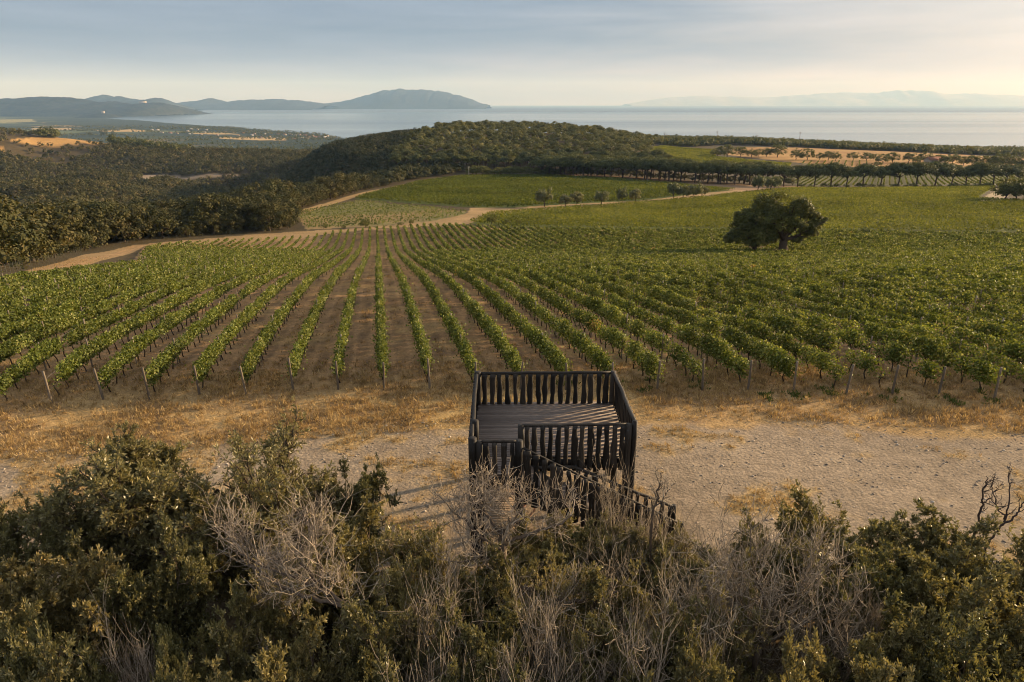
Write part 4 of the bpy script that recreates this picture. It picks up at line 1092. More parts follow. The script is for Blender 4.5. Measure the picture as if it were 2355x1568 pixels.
# ------------------------------------------------------------------ foreground shrubs
M_maquis = mat_leaf('maquis_leaves', [(0, (.074, .071, .03)), (.4, (.142, .131, .054)), (.75, (.235, .208, .092)), (1, (.41, .35, .185))], .30, .38, .4, .15, (1.2, 1.15, .65), .8, .16)
M_maquis2 = mat_leaf('maquis_leaves_olive', [(0, (.10, .093, .04)), (.4, (.184, .164, .07)), (.75, (.285, .245, .114)), (1, (.45, .38, .205))], .30, .38, .4, .15, (1.2, 1.15, .65), .8, .16)
M_twig = mat_rnd('live_twigs', [(0, (.05, .038, .026)), (1, (.13, .10, .07))], .9, .1)
M_dead = mat_rnd('dead_twigs', [(0, (.11, .09, .066)), (.5, (.24, .197, .142)), (1, (.42, .355, .265))], .85, .15)
M_deadbark = mat_rnd('dead_bark', [(0, (.075, .058, .045)), (1, (.17, .135, .10))], .9, .1, 9, .4, .4, .01, (3, 3, .7))
M_deaddark = mat_rnd('dark_twigs', [(0, (.035, .027, .024)), (1, (.07, .055, .048))], .85, .15)

def shrub_skeleton(seed, Rx, H, stems=6, b1=7, b2=6, b3=5, wob=.16, lean=(0, 0), trunk=0.0, spread=1.0, r0=.05, low=.15, upward=.10, twl=1.0, rmin=.0032):
    """branches as polylines by level; the last level are the twigs that carry the leaves"""
    g = np.random.default_rng(seed)
    lv = [[], [], [], []]
    def walk(p, d, L, n, wb, up):
        P = np.empty((n + 1, 3)); P[0] = p; d = d / np.linalg.norm(d)
        for i in range(n):
            d = d + g.normal(0, wb, 3); d[2] += up; d = d / math.sqrt(d @ d); P[i + 1] = P[i] + d * (L / n)
        return P, d
    origin = np.zeros(3)
    if trunk > 0:
        P, dd = walk(origin - np.array([0, 0, .2]), np.array([lean[0] * .4, lean[1] * .4, 1.0]), trunk + .2, 5, .06, .05); lv[0].append((P, r0 * 1.5, r0 * 1.1)); origin = P[-1]
    Hs = H - origin[2]
    for s in range(stems):
        a = 6.283 * (s + g.uniform(-.35, .35)) / stems; e = (g.uniform(low, 1.0) ** .7) * spread
        tgt = np.array([math.cos(a) * Rx * e + lean[0] * Rx, math.sin(a) * Rx * e + lean[1] * Rx, Hs * math.sqrt(max(.12, 1 - min(e, .98) ** 2)) * g.uniform(.85, 1.05)])
        L = np.linalg.norm(tgt) * .82; d = tgt / np.linalg.norm(tgt)
        st = d + np.array([0, 0, .25]) if trunk == 0 else d
        P, dd = walk(origin + g.normal(0, .06, 3) * (trunk == 0), st, L, 9, wob * .55, -.015 * (e > .6)); rr = r0 * g.uniform(.7, 1.1)
        lv[0].append((P, rr, rr * .35))
        for i in range(b1):
            t = g.uniform(.3, 1.0) if i else 1.0
            q = P[min(int(t * 9), 9)]; side = norm(g.normal(size=3) + np.array([0, 0, .35])); dirn = dd * .7 + side * .8
            l1 = L * g.uniform(.26, .46) * (1.15 - .4 * t)
            P1, d1 = walk(q, dirn, l1, 5, wob, upward); r1 = rr * (.5 - .18 * t)
            lv[1].append((P1, r1, r1 * .4))
            for j in range(b2):
                t1 = g.uniform(.2, 1.0) if j else 1.0
                q1 = P1[min(int(t1 * 5), 5)]; P2, d2 = walk(q1, d1 * .6 + norm(g.normal(size=3) + np.array([0, 0, .3])) * .8, l1 * g.uniform(.35, .6), 4, wob * 1.1, upward); r2 = max(r1 * .42, .005)
                lv[2].append((P2, r2, r2 * .5))
                for m_ in range(b3):
                    t2 = g.uniform(.15, 1.0) if m_ else 1.0
                    q2 = P2[min(int(t2 * 4), 4)]; P3, d3 = walk(q2, d2 * .6 + norm(g.normal(size=3) + np.array([0, 0, .35])) * .85, l1 * g.uniform(.18, .34) * twl, 3, wob * 1.1, upward); r3 = max(r2 * .5, rmin)
                    lv[3].append((P3, r3, r3 * .6))
    return lv
def skel_mesh(lv, levels, mat, name='branches', ks=(8, 6, 4, 3)):
    mb = MB()
    for l in levels:
        for (P, ra, rb) in lv[l]: mb.tube(P, np.linspace(ra, rb, len(P)), ks[l], cap=False, r=random.random())
    return mb.data(name, mat)
def skel_leaves(lv, per, L, W, mat, seed, thin=1.0, lvl=(3,)):
    g = np.random.default_rng(seed)
    A = []; B = []; T = []
    for l in lvl:
        for (P, ra, rb) in lv[l]:
            if g.random() > thin: continue
            A.append(P[:-1]); B.append(np.diff(P, axis=0)); T.append(np.full(len(P) - 1, g.random()))
    A = np.vstack(A); B = np.vstack(B); T = np.concatenate(T)
    j = np.repeat(np.arange(len(A)), per); n = len(j)
    P = A[j] + B[j] * g.random((n, 1))
    D = norm(norm(B[j]) * .75 + norm(g.normal(size=(n, 3))) * .85 + np.array([0, 0, .15]))
    N = norm(np.cross(D, norm(g.normal(size=(n, 3)) + np.array([.2, .2, 0]))) + np.array([0, 0, .45]))
    s = L * g.uniform(.65, 1.25, n)
    V, Q = leaf_quads(P, D, N, s, s * (W / L))
    return mesh('foliage', V, Q, None, mat, np.clip(.30 * T[j] + .3 + g.normal(0, .2, n), 0, 1))

LEAFY = []
for i in range(5):
    lv = shrub_skeleton(600 + i, 1.75, 2.7, 10, 8, 6, 6, .17, r0=.04, low=.1)
    LEAFY.append((skel_leaves(lv, 8, .078, .027, M_maquis if i % 2 == 0 else M_maquis2, 700 + i), skel_mesh(lv, (0, 1, 2, 3), M_twig)))
DEAD = []
for i in range(4):
    lv = shrub_skeleton(640 + i, 1.6, 2.9, 8, 6, 4, 3, .13 + .05 * (i % 2), r0=.038, low=.2, upward=.17, twl=2.6, rmin=.0058)
    DEAD.append((None, skel_mesh(lv, (0, 1, 2, 3), M_dead)))
MIXED = []                                                # half bare: dead ends with leaves lower down
for i in range(3):
    lv = shrub_skeleton(660 + i, 1.7, 2.7, 10, 8, 6, 5, .16, r0=.042, low=.2, upward=.13, twl=1.6, rmin=.005)
    MIXED.append((skel_leaves(lv, 5, .085, .029, M_maquis2, 760 + i, .55), skel_mesh(lv, (0, 1, 2, 3), M_dead)))
def shrub(name, var, x, y, s, label, cat='shrub', group=None, z=0.0, rz=None):
    e = empty(name, (x, y, z), rng.uniform(0, 6.28) if rz is None else rz); e.scale = s if np.ndim(s) else (s, s, s)
    if var[0] is not None: ob('foliage', var[0], e)
    ob('branches', var[1], e)
    return tag(e, label, cat, group)
def shrub_at(name, var, px, py, top, H0, R0, wpx, label, group=None, cat='shrub', rz=None, hmin=0):
    """crown top at the photo's (px, py); top = its height above ground"""
    r_ = ray(px, py); yy = (CAMH - top) / (-r_[2]) * r_[1]; xx = r_[0] / r_[1] * yy
    zc_ = yy * CT - (top - CAMH) * ST; wid = wpx * 1.22 * S * zc_ / FPX
    y_c = yy - .25 * wid
    return shrub(name, var, xx * (y_c / yy) if False else xx, y_c, (wid / 2 / R0, wid / 2 / R0, top / H0 * 1.17), label, cat, group, rz=rz)

# the tree at the left with open, sunlit top branches
lv = shrub_skeleton(801, 2.5, 4.1, 12, 10, 7, 6, .17, (.05, .05), 1.1, 1.0, .09, .2, .06)
T1 = (skel_leaves(lv, 6, .10, .033, M_maquis2, 811), skel_mesh(lv, (0, 1, 2, 3), M_twig))
lv = shrub_skeleton(802, 2.4, 4.9, 9, 8, 7, 5, .20, (.06, .1), 1.6, 1.0, .09, .2, .10)
T2 = (skel_leaves(lv, 4, .10, .033, M_maquis2, 812, .8), skel_mesh(lv, (0, 1, 2, 3), M_twig))
shrub_at('maquis_tree', T1, 370, 1005, 4.0, 4.1, 2.5, 390, 'broad dark evergreen shrub tree left of the platform, its crown round and dense', cat='tree')
shrub_at('maquis_tree', T2, 610, 955, 4.7, 4.9, 2.4, 350, 'open evergreen shrub tree with sunlit top sprays against the dry grass', cat='tree')
G1 = 'leafy evergreen shrubs below the camera'
L = LEAFY
lst = [(50, 1165, 3.0, 240, 0, 'thin airy evergreen shrub at the far left against the bare ground'),
       (250, 1160, 3.2, 290, 2, 'dark evergreen shrub just below the broad shrub tree'),
       (180, 1255, 3.4, 330, 1, 'olive green shrub with bright leaf tips in the lower left'),
       (400, 1250, 3.3, 260, 0, 'dark green shrub left of the leaning dead branches'),
       (20, 1370, 3.2, 280, 2, 'dark shrub at the left edge of the frame'),
       (830, 1065, 2.6, 170, 2, 'compact dark green shrub standing out against the gravel left of the platform'),
       (735, 1095, 2.4, 200, 4, 'low dark shrub between the shrub tree and the compact dark shrub'),
       (560, 1130, 2.8, 260, 0, 'shady shrub under the open shrub tree'),
       (840, 1160, 3.0, 330, 3, 'twiggy olive shrub in front of the compact dark shrub'),
       (740, 1200, 3.1, 260, 1, 'olive shrub behind the leaning dead branches'),
       (960, 1270, 3.0, 240, 3, 'olive shrub left of the bare dead tree'),
       (150, 1440, 3.6, 300, 4, 'shadowed shrub in the lower left corner'),
       (70, 1520, 3.6, 300, 1, 'leafy shrub tip at the bottom left corner'),
       (430, 1440, 3.3, 210, 1, 'small rounded shrub right of the pale dead bush'),
       (560, 1370, 3.2, 240, 3, 'grey green shrub below the leaning dead branches'),
       (700, 1420, 3.4, 320, 3, 'bushy olive shrub with upright stems at the bottom'),
       (880, 1420, 3.2, 300, 0, 'dark shrub at the bottom below the bare dead tree'),
       (1240, 1170, 2.2, 190, 3, 'small leafy shrub in front of the lookout stair'),
       (1330, 1200, 2.3, 220, 1, 'leafy shrub at the foot of the lookout stair'),
       (1170, 1290, 2.9, 280, 0, 'dark leafy shrub behind the stem of the bare dead tree'),
       (1370, 1330, 2.8, 300, 3, 'leafy shrub among the dead twigs right of the bare tree'),
       (1075, 1300, 2.9, 260, 1, 'olive shrub filling the gap left of the dead tree trunk'),
       (1060, 1390, 3.1, 260, 3, 'twiggy olive shrub below the gap left of the dead tree'),
       (1150, 1440, 3.0, 300, 2, 'dark shrub at the bottom centre'),
       (1400, 1440, 3.0, 300, 2, 'shadowed shrub below the tangle of dead twigs'),
       (1570, 1215, 2.1, 200, 3, 'airy leafy shrub just right of the stair end'),
       (1690, 1230, 2.3, 220, 1, 'leafy shrub between the stair end and the big right thicket'),
       (1560, 1420, 2.9, 250, 4, 'dark green shrub left of the grey dead shrub'),
       (1640, 1480, 3.3, 260, 1, 'glossy shrub at the bottom below the grey dead shrub'),
       (1830, 1165, 2.9, 300, 0, 'glossy leafy shrub at the upper edge of the right thicket'),
       (1740, 1195, 2.7, 240, 2, 'dark glossy shrub at the left end of the right thicket'),
       (2000, 1175, 2.9, 300, 1, 'glossy shrub in the middle of the upper edge of the right thicket'),
       (2140, 1175, 2.9, 290, 0, 'glossy shrub below the two dark saplings'),
       (2300, 1240, 2.9, 300, 3, 'glossy shrub at the right edge below the bare dark sapling'),
       (1960, 1270, 3.1, 330, 2, 'dark leafy shrub in the heart of the right thicket'),
       (2130, 1290, 3.2, 330, 0, 'dense glossy shrub right of the thicket centre'),
       (2300, 1350, 3.3, 330, 1, 'dense glossy shrub at the right edge of the frame'),
       (2050, 1400, 3.3, 330, 1, 'olive glossy shrub right of the grey dead shrub'),
       (2220, 1440, 3.5, 340, 0, 'glossy shrub in the lower right'),
       (1890, 1470, 3.4, 320, 3, 'bright leafy shrub at the bottom right of the grey dead shrub'),
       (2060, 1530, 3.6, 320, 2, 'leafy shrub at the bottom edge right of centre'),
       (2330, 1540, 3.6, 330, 1, 'leafy shrub in the bottom right corner'),
       (1460, 1215, 2.2, 200, 1, 'leafy shrub covering the lower part of the lookout stair'),
       (1545, 1260, 2.4, 200, 3, 'twiggy shrub beside the end post of the lookout stair'),
       (1760, 1540, 3.5, 280, 0, 'leafy shrub tips at the bottom edge')]
for (px, py, top, wpx, v, lb) in lst: shrub_at('evergreen_shrub', L[v], px, py, top, 2.75, 1.75, wpx, lb, G1)
G2 = 'bare dead shrubs below the camera'
dl_ = [(300, 1405, 3.7, 165, 0, 'pale sunlit dead bush at the bottom left'),
       (1370, 1190, 2.6, 190, 1, 'grey dead twiggy shrub in front of the stair'),
       (1475, 1160, 2.6, 200, 2, 'fine grey dead shrub covering the lower stair'),
       (1560, 1290, 2.9, 280, 3, 'fan of thin dead stems right of the stair'),
       (1780, 1285, 3.2, 330, 1, 'large grey dead shrub with fanned stems in front of the right thicket'),
       (1960, 1300, 3.2, 170, 0, 'small dead shrub inside the right thicket'),
       (1430, 1310, 3.0, 300, 0, 'dense tangle of dead twigs right of the bare tree'),
       (1000, 1190, 2.8, 170, 2, 'dead grey branches left of the bare dead tree'),
       (1050, 1330, 3.2, 240, 3, 'curling dead twigs below the bare dead tree'),
       (1290, 1400, 3.3, 240, 2, 'upright dead stems at the bottom centre'),
       (1110, 1450, 3.5, 230, 1, 'dead stems at the bottom left of centre'),
       (1500, 1440, 3.3, 260, 3, 'dead grey brush at the bottom right of centre'),
       (960, 1500, 3.5, 200, 0, 'forked dead twigs at the bottom edge'),
       (1085, 1240, 2.8, 210, 2, 'grey dead twigs left of the dead tree trunk'), (1230, 1330, 3.0, 230, 3, 'fine dead stems just right of the dead tree trunk'),
       (1010, 1400, 3.3, 230, 1, 'swept dead stems between the two left dead trees'), (1190, 1470, 3.5, 220, 0, 'tall dead stems at the bottom below the dead tree'),
       (1370, 1440, 3.4, 240, 1, 'fan of dead stems at the bottom right of the dead tree'), (1620, 1390, 3.2, 230, 2, 'arching dead stems left of the low dead tree')]
dl_ += [(1415, 1115, 3.1, 150, 3, 'grey dead stems crossing the middle of the lookout stair'), (1505, 1135, 2.9, 170, 1, 'grey dead stems crossing the lower lookout stair'), (1700, 1260, 3.1, 240, 0, 'upright dead stems at the left of the right thicket'), (1880, 1330, 3.3, 240, 2, 'dead stems in front of the right thicket heart')]
for (px, py, top, wpx, v, lb) in dl_: shrub_at('dead_shrub', DEAD[v], px, py - 14, top + .25, 3.0, 1.6, wpx, lb, G2)
G3 = 'half bare shrubs below the camera'
for (px, py, top, wpx, v, lb) in [(960, 1190, 2.9, 260, 0, 'half bare shrub with grey tips left of the bare dead tree'), (900, 1330, 3.1, 300, 1, 'half bare twiggy shrub above the bottom edge'), (1270, 1290, 2.7, 240, 2, 'half bare shrub between the bare tree and the stair'),
      (1420, 1180, 2.3, 190, 0, 'half bare shrub growing against the lookout stair'), (1520, 1215, 2.3, 200, 1, 'half bare shrub at the lower end of the lookout stair'), (1650, 1340, 3.0, 260, 0, 'half bare shrub beside the grey dead shrub'), (640, 1310, 3.1, 260, 2, 'half bare shrub behind the leaning dead branches'), (1500, 1370, 3.0, 260, 1, 'half bare shrub in the tangle of dead twigs')]:
    shrub_at('half_bare_shrub', MIXED[v], px, py, top, 2.75, 1.7, wpx, lb, G3)

def dead_tree(name, seed, label, base, nodes, r0, b1, b2, b3, spread, mat=M_dead, curl=.26, cat='dead tree'):
    """a bare tree whose main limbs follow given points (x, y, z)"""
    g = np.random.default_rng(seed); e = empty(name, base); tag(e, label, cat); mbt = MB(); mbb = MB()
    b = np.array(base)
    def walk(p, d, L, n, wb, up):
        P = [p]; d = norm(d)
        for i in range(n):
            d = norm(d + g.normal(0, wb, 3) + np.array([0, 0, up])); P.append(P[-1] + d * L / n)
        return np.array(P), d
    for (pts_, ra, rb) in nodes:
        q = np.array(pts_, float) - b; n = len(q); tt = np.linspace(0, n - 1, (n - 1) * 5 + 1)
        P = np.stack([pchip(np.arange(n), q[:, c])(tt) for c in range(3)], -1) + g.normal(0, .02, (len(tt), 3))
        mbt.tube(P, np.linspace(ra, rb, len(P)), 8, cap=False, r=.3 + .2 * g.random())
        L = np.linalg.norm(np.diff(P, axis=0), axis=1).sum()
        for i in range(b1):
            t = g.uniform(.35, 1); ii = min(int(t * (len(P) - 1)), len(P) - 2); dd = norm(P[ii + 1] - P[ii])
            P1, d1 = walk(P[ii], dd * .7 + norm(g.normal(size=3) + np.array([0, 0, .5])), spread * g.uniform(.6, 1.2), 7, curl, .08); r1 = max(rb * .7, .014)
            mbb.tube(P1, np.linspace(r1, r1 * .4, 8), 5, cap=False, r=g.random())
            for j in range(b2):
                P2, d2 = walk(P1[g.integers(2, 8)], d1 * .6 + norm(g.normal(size=3) + np.array([0, 0, .4])), spread * g.uniform(.3, .6), 5, curl, .1); r2 = max(r1 * .42, .006)
                mbb.tube(P2, np.linspace(r2, r2 * .5, 6), 4, cap=False, r=g.random())
                for m_ in range(b3):
                    P3, d3 = walk(P2[g.integers(1, 6)], d2 * .6 + norm(g.normal(size=3) + np.array([0, 0, .4])), spread * g.uniform(.25, .5), 4, curl, .1)
                    mbb.tube(P3, np.linspace(.0065, .0045, 5), 3, cap=False, r=g.random())
    mbt.build('trunk', M_deadbark if mat is M_dead else mat, e); mbb.build('branches', mat, e)
def wp(px, py, y):
    """the photo's pixel at distance y"""
    r_ = ray(px, py); return np.array([r_[0] / r_[1] * y, y, CAMH + r_[2] / r_[1] * y])
Yt = 12.6
b0 = np.array([wp(1140, 1480, Yt)[0], Yt, 0.0])
dead_tree('dead_tree', 31, 'tall bare dead tree with a forked grey trunk in front of the platform', b0,
    [([b0, wp(1135, 1440, Yt), wp(1152, 1370, Yt), wp(1160, 1320, Yt + .1), wp(1155, 1250, Yt + .2), wp(1150, 1215, Yt + .2)], .13, .07),
     ([wp(1150, 1225, Yt + .2), wp(1125, 1190, Yt + .2), wp(1108, 1170, Yt + .3), wp(1100, 1150, Yt + .3)], .05, .014),
     ([wp(1152, 1220, Yt + .2), wp(1185, 1200, Yt + .3), wp(1182, 1178, Yt + .3), wp(1190, 1155, Yt + .3)], .055, .014),
     ([wp(1158, 1240, Yt + .2), wp(1210, 1230, Yt), wp(1270, 1210, Yt - .1), wp(1320, 1185, Yt)], .05, .014),
     ([wp(1160, 1345, Yt), wp(1230, 1355, Yt - .2), wp(1290, 1385, Yt - .3), wp(1370, 1380, Yt - .4), wp(1420, 1360, Yt - .4)], .075, .025),
     ([wp(1158, 1305, Yt), wp(1130, 1275, Yt - .1), wp(1090, 1285, Yt - .3), wp(1040, 1295, Yt - .4)], .04, .015),
     ([wp(1150, 1260, Yt + .1), wp(1105, 1235, Yt), wp(1060, 1190, Yt + .1), wp(1035, 1170, Yt + .1)], .04, .013)], .1, 9, 6, 4, .8, M_dead, .2)
b1_ = np.array([wp(860, 1500, 10.6)[0], 10.6, 0.0])
dead_tree('dead_tree', 32, 'leaning dead tree with grey branches swept to the left', b1_,
    [([b1_, wp(900, 1560, 10.4), wp(850, 1440, 10.6), wp(790, 1390, 10.8), wp(740, 1345, 11.0), wp(690, 1290, 11.1)], .07, .02),
     ([wp(790, 1390, 10.8), wp(700, 1370, 10.8), wp(620, 1330, 10.9), wp(550, 1270, 11.0)], .05, .014),
     ([wp(740, 1345, 11.0), wp(735, 1290, 11.2), wp(720, 1240, 11.3)], .04, .013),
     ([wp(760, 1370, 10.9), wp(690, 1330, 11.0), wp(600, 1300, 11.1), wp(520, 1240, 11.2)], .04, .013)], .1, 10, 6, 4, 1.0, M_dead, .15)
b2_ = np.array([wp(1745, 1500, 11.0)[0], 11.0, 0.0])
dead_tree('dead_tree', 33, 'low dead tree with a thick stem bent to the right before the thicket', b2_,
    [([b2_, wp(1735, 1520, 10.9), wp(1755, 1480, 11.0), wp(1810, 1455, 11.1), wp(1870, 1420, 11.3), wp(1920, 1380, 11.5)], .07, .02),
     ([wp(1755, 1480, 11.0), wp(1720, 1430, 11.2), wp(1690, 1370, 11.4), wp(1660, 1310, 11.6)], .045, .013),
     ([wp(1765, 1475, 11.0), wp(1760, 1400, 11.3), wp(1740, 1330, 11.6), wp(1730, 1280, 11.8)], .04, .013),
     ([wp(1745, 1490, 11.0), wp(1690, 1450, 11.0), wp(1640, 1430, 11.1)], .04, .014),
     ([wp(1800, 1460, 11.1), wp(1830, 1390, 11.4), wp(1850, 1320, 11.7)], .035, .012)], .1, 9, 6, 4, 1.0, M_dead, .15)
def sapling(seed, label, pts_, y):
    P0 = wp(*pts_[0], y); b = np.array([P0[0], y, 0.0])
    nodes = [([b] + [wp(*q, y) for q in pts_], .04, .010)]
    return b, nodes
b, nd = sapling(1, '', [(2262, 1270), (2285, 1235), (2312, 1195), (2322, 1140), (2318, 1085)], 15.2)
nd.append(([wp(2305, 1205, 15.2), wp(2335, 1185, 15.2), wp(2352, 1160, 15.2), wp(2375, 1130, 15.2)], .03, .010)); nd.append(([wp(2312, 1195, 15.2), wp(2290, 1160, 15.2), wp(2283, 1120, 15.2)], .022, .008))
dead_tree('bare_sapling', 41, 'bare dark forked sapling at the right edge above the thicket', b, nd, .04, 5, 2, 2, .35, M_deaddark, .2, 'sapling')
b, nd = sapling(2, '', [(2247, 1210), (2258, 1160), (2262, 1125), (2270, 1095)], 15.6)
nd.append(([wp(2258, 1160, 15.6), wp(2280, 1140, 15.6), wp(2282, 1115, 15.6)], .018, .007))
dead_tree('bare_sapling', 42, 'smaller bare dark sapling beside the forked one', b, nd, .03, 5, 2, 2, .3, M_deaddark, .22, 'sapling')
b, nd = sapling(3, '', [(1500, 1200), (1510, 1150), (1517, 1105), (1522, 1085)], 14.2)
nd.append(([wp(1508, 1165, 14.2), wp(1530, 1140, 14.2), wp(1545, 1118, 14.2)], .018, .007))
dead_tree('bare_sapling', 43, 'thin bare sapling rising right of the lookout stair', b, nd, .03, 6, 3, 2, .35, M_dead, .22, 'sapling')
# ------------------------------------------------------------------ dry grass, stones, weeds
M_hay = mat_leaf('dry_grass', [(0, (.13, .088, .046)), (.35, (.27, .187, .088)), (.7, (.45, .33, .16)), (1, (.60, .48, .28))], .3, .7, .1, .2, (1.2, 1.05, .7), .5)
def tufts(x, y, hgt, wid, blades, lean=.5):
    n = len(x); j = np.repeat(np.arange(n), blades); m_ = len(j)
    h = hgt[j] * rng.uniform(.5, 1.2, m_); a = rng.uniform(0, 6.28, m_); l = np.abs(rng.normal(0, lean, m_))
    px = x[j] + rng.normal(0, .05, m_); py = y[j] + rng.normal(0, .05, m_)
    P = np.stack([px, py, height(px, py) - .01], -1)
    D = np.stack([np.cos(a) * l, np.sin(a) * l, np.ones(m_)], -1)
    N = np.stack([-np.sin(a + .6), np.cos(a + .6), .2 + 0 * a], -1)
    V, Q = leaf_quads(P, D, N, h, wid * rng.uniform(.6, 1.3, m_))
    return V, Q, np.repeat(rng.normal(.5, .18, n), blades) + rng.normal(0, .12, m_)
n = 60000
x = rng.uniform(-30, 31, n); y = rng.uniform(17, 33, n)
lim = grav_y(x); rs = rowstart(x)
nz = fbm(x / 3.1, y / 2.2, 4, 41) * .6 + fbm(x / .75, y / .6, 3, 43) * .4
dn = np.where(y > lim, .25 + .9 * sm(.42, .62, nz), 1.0 * sm(.49 + .06 * sm(4, -4, x), .64 + .06 * sm(4, -4, x), nz)) * (1 - .55 * sm(0, 3, y - rs))
k = (rng.random(n) < dn) & ~((np.abs(x - 1.2) < 2.6) & (y > 16) & (y < 21.6))
V, Q, r = tufts(x[k], y[k], np.where(y[k] > lim[k], .20, .12) * (.6 + 1.2 * rng.random(k.sum()) ** 3), .022, 7, .7)
o = ob('dry_grass', mesh('dry_grass', V, Q, None, M_hay, np.clip(r, 0, 1))); tag(o, kind='stuff'); o['label'] = 'golden dry grass along the vineyard edge'
# in the alleys and on the left track
n = 60000
y = 29 + (rng.random(n) ** 1.6) * 110; x = rng.uniform(-1, 1, n) * (y * .78 + 3)
fr = np.abs(row_phase(x, y) - np.round(row_phase(x, y)))
nz = fbm(x / 2.2, y / 5, 3, 143)
k = in_vines(x, y) & (rng.random(n) < (.15 + .85 * sm(.3, .5, fr)) * sm(.42, .6, nz)) & (x < 30)
k |= inside(P_TL, x, y) & (rng.random(n) < .5)
V, Q, r = tufts(x[k], y[k], .10 + .0012 * y[k] + .08 * rng.random(k.sum()), .03, 4, .8)
o = ob('alley_grass', mesh('alley_grass', V, Q, None, M_hay, np.clip(r - .12, 0, 1))); tag(o, kind='stuff'); o['label'] = 'dry grass between the vine rows and on the track'
# green weeds near the posts
M_weed = mat_leaf('green_weeds', [(0, (.05, .07, .015)), (1, (.11, .13, .035))], .3, .5, .2)
wx = np.concatenate([row_x(kk, rowstart(row_x(kk, 29)) + rng.uniform(-.6, 2.5)) + rng.normal(0, .3, 1) for kk in range(4, 16) for _ in range(2)])
wy = np.concatenate([rowstart(np.array([q])) + rng.uniform(-.8, 1.2, 1) for q in wx])
wx = np.repeat(wx, 10) + rng.normal(0, .22, len(wx) * 10); wy = np.repeat(wy, 10) + rng.normal(0, .15, len(wy) * 10)
V, Q, r = tufts(wx, wy, np.full(len(wx), .22), .06, 6, .9)
o = ob('green_weeds', mesh('green_weeds', V, Q, None, M_weed, np.clip(r, 0, 1))); tag(o, kind='stuff'); o['label'] = 'small green weeds at the feet of the end posts'
# stones
M_stone = mat_rnd('stones', [(0, (.14, .115, .095)), (.5, (.30, .245, .19)), (.9, (.45, .38, .30)), (1, (.62, .56, .48))], .9, .15)
n = 11000
x = rng.uniform(-24, 28, n); y = rng.uniform(15, 27.5, n)
k = (y < grav_y(x) + 1.0) & (rng.random(n) < .35 + .65 * sm(.4, .6, fbm(x / 2, y / 2, 3, 61)))
x, y = x[k], y[k]; n = len(x)
base = np.array([(1, 0, 0), (.3, .9, .1), (-.8, .6, 0), (-.9, -.5, .05), (.2, -1, 0), (.35, .2, .75), (-.4, -.1, .7), (0, 0, -.5)])
tri = np.array([(0, 1, 5), (1, 2, 5), (2, 6, 5), (2, 3, 6), (3, 4, 6), (4, 5, 6), (4, 0, 5), (1, 0, 7), (2, 1, 7), (3, 2, 7), (4, 3, 7), (0, 4, 7)])
s = .014 + .045 * rng.random(n) ** 6 + .012 * rng.random(n)
B = base[None] * (1 + rng.normal(0, .18, (n, 8, 3))) * s[:, None, None]; a = rng.uniform(0, 6.28, n)
X = B[..., 0] * np.cos(a)[:, None] - B[..., 1] * np.sin(a)[:, None] + x[:, None]; Y = B[..., 0] * np.sin(a)[:, None] + B[..., 1] * np.cos(a)[:, None] + y[:, None]
Z = B[..., 2] * .7 + height(x, y)[:, None] + s[:, None] * .1
T = (tri[None] + (np.arange(n) * 8)[:, None, None]).reshape(-1, 3)
o = ob('gravel', mesh('gravel', np.stack([X, Y, Z], -1).reshape(-1, 3), None, T, M_stone, np.repeat(rng.random(n), len(tri)))); tag(o, kind='stuff'); o['label'] = 'loose stones on the gravel clearing'

# ------------------------------------------------------------------ wire fence before the thicket
M_fpost = mat_rnd('fence_post', [(0, (.045, .045, .036)), (1, (.085, .08, .065))], .7, .3)
M_net = mat_rnd('fence_wire', [(0, (.06, .07, .05)), (1, (.10, .11, .085))], .6, .2)
fl_ = np.array([at(*p)[:2] for p in [(-60, 671), (0, 648), (60, 621), (190, 585), (300, 564), (400, 554), (560, 540), (690, 534)]])
sg_ = np.linalg.norm(np.diff(fl_, axis=0), axis=1); cu = np.concatenate([[0], np.cumsum(sg_)])
fence = empty('wire_fence', (*fl_[2], float(height(*fl_[2])))); tag(fence, 'thin wire mesh fence with slim posts in front of the oak thicket', 'fence')
fb = np.array(fence.location); tt = np.arange(0, cu[-1], 3.4)
fx_ = np.interp(tt, cu, fl_[:, 0]); fy_ = np.interp(tt, cu, fl_[:, 1]); fz_ = height(fx_, fy_)
mb = MB(); mb.tube([(0, 0, -.2), (0, 0, 1.55)], .022, 6); pm = mb.data('fence_post', M_fpost)
for q in zip(fx_, fy_, fz_): ob('fence_post', pm, fence, np.array(q) - fb)
mb = MB(); t2_ = np.arange(0, cu[-1], 1.7); gx_ = np.interp(t2_, cu, fl_[:, 0]); gy_ = np.interp(t2_, cu, fl_[:, 1]); gz_ = height(gx_, gy_)
for h in np.arange(.1, 1.5, .2): mb.tube(np.stack([gx_, gy_, gz_ + h], -1) - fb, .004, 3, cap=False)
t3_ = np.arange(0, cu[-1], .34); gx_ = np.interp(t3_, cu, fl_[:, 0]); gy_ = np.interp(t3_, cu, fl_[:, 1]); gz_ = height(gx_, gy_)
for q in zip(gx_, gy_, gz_): mb.tube(np.array([(q[0], q[1], q[2]), (q[0], q[1], q[2] + 1.48)]) - fb, .0035, 3, cap=False)
mb.build('netting', M_net, fence)

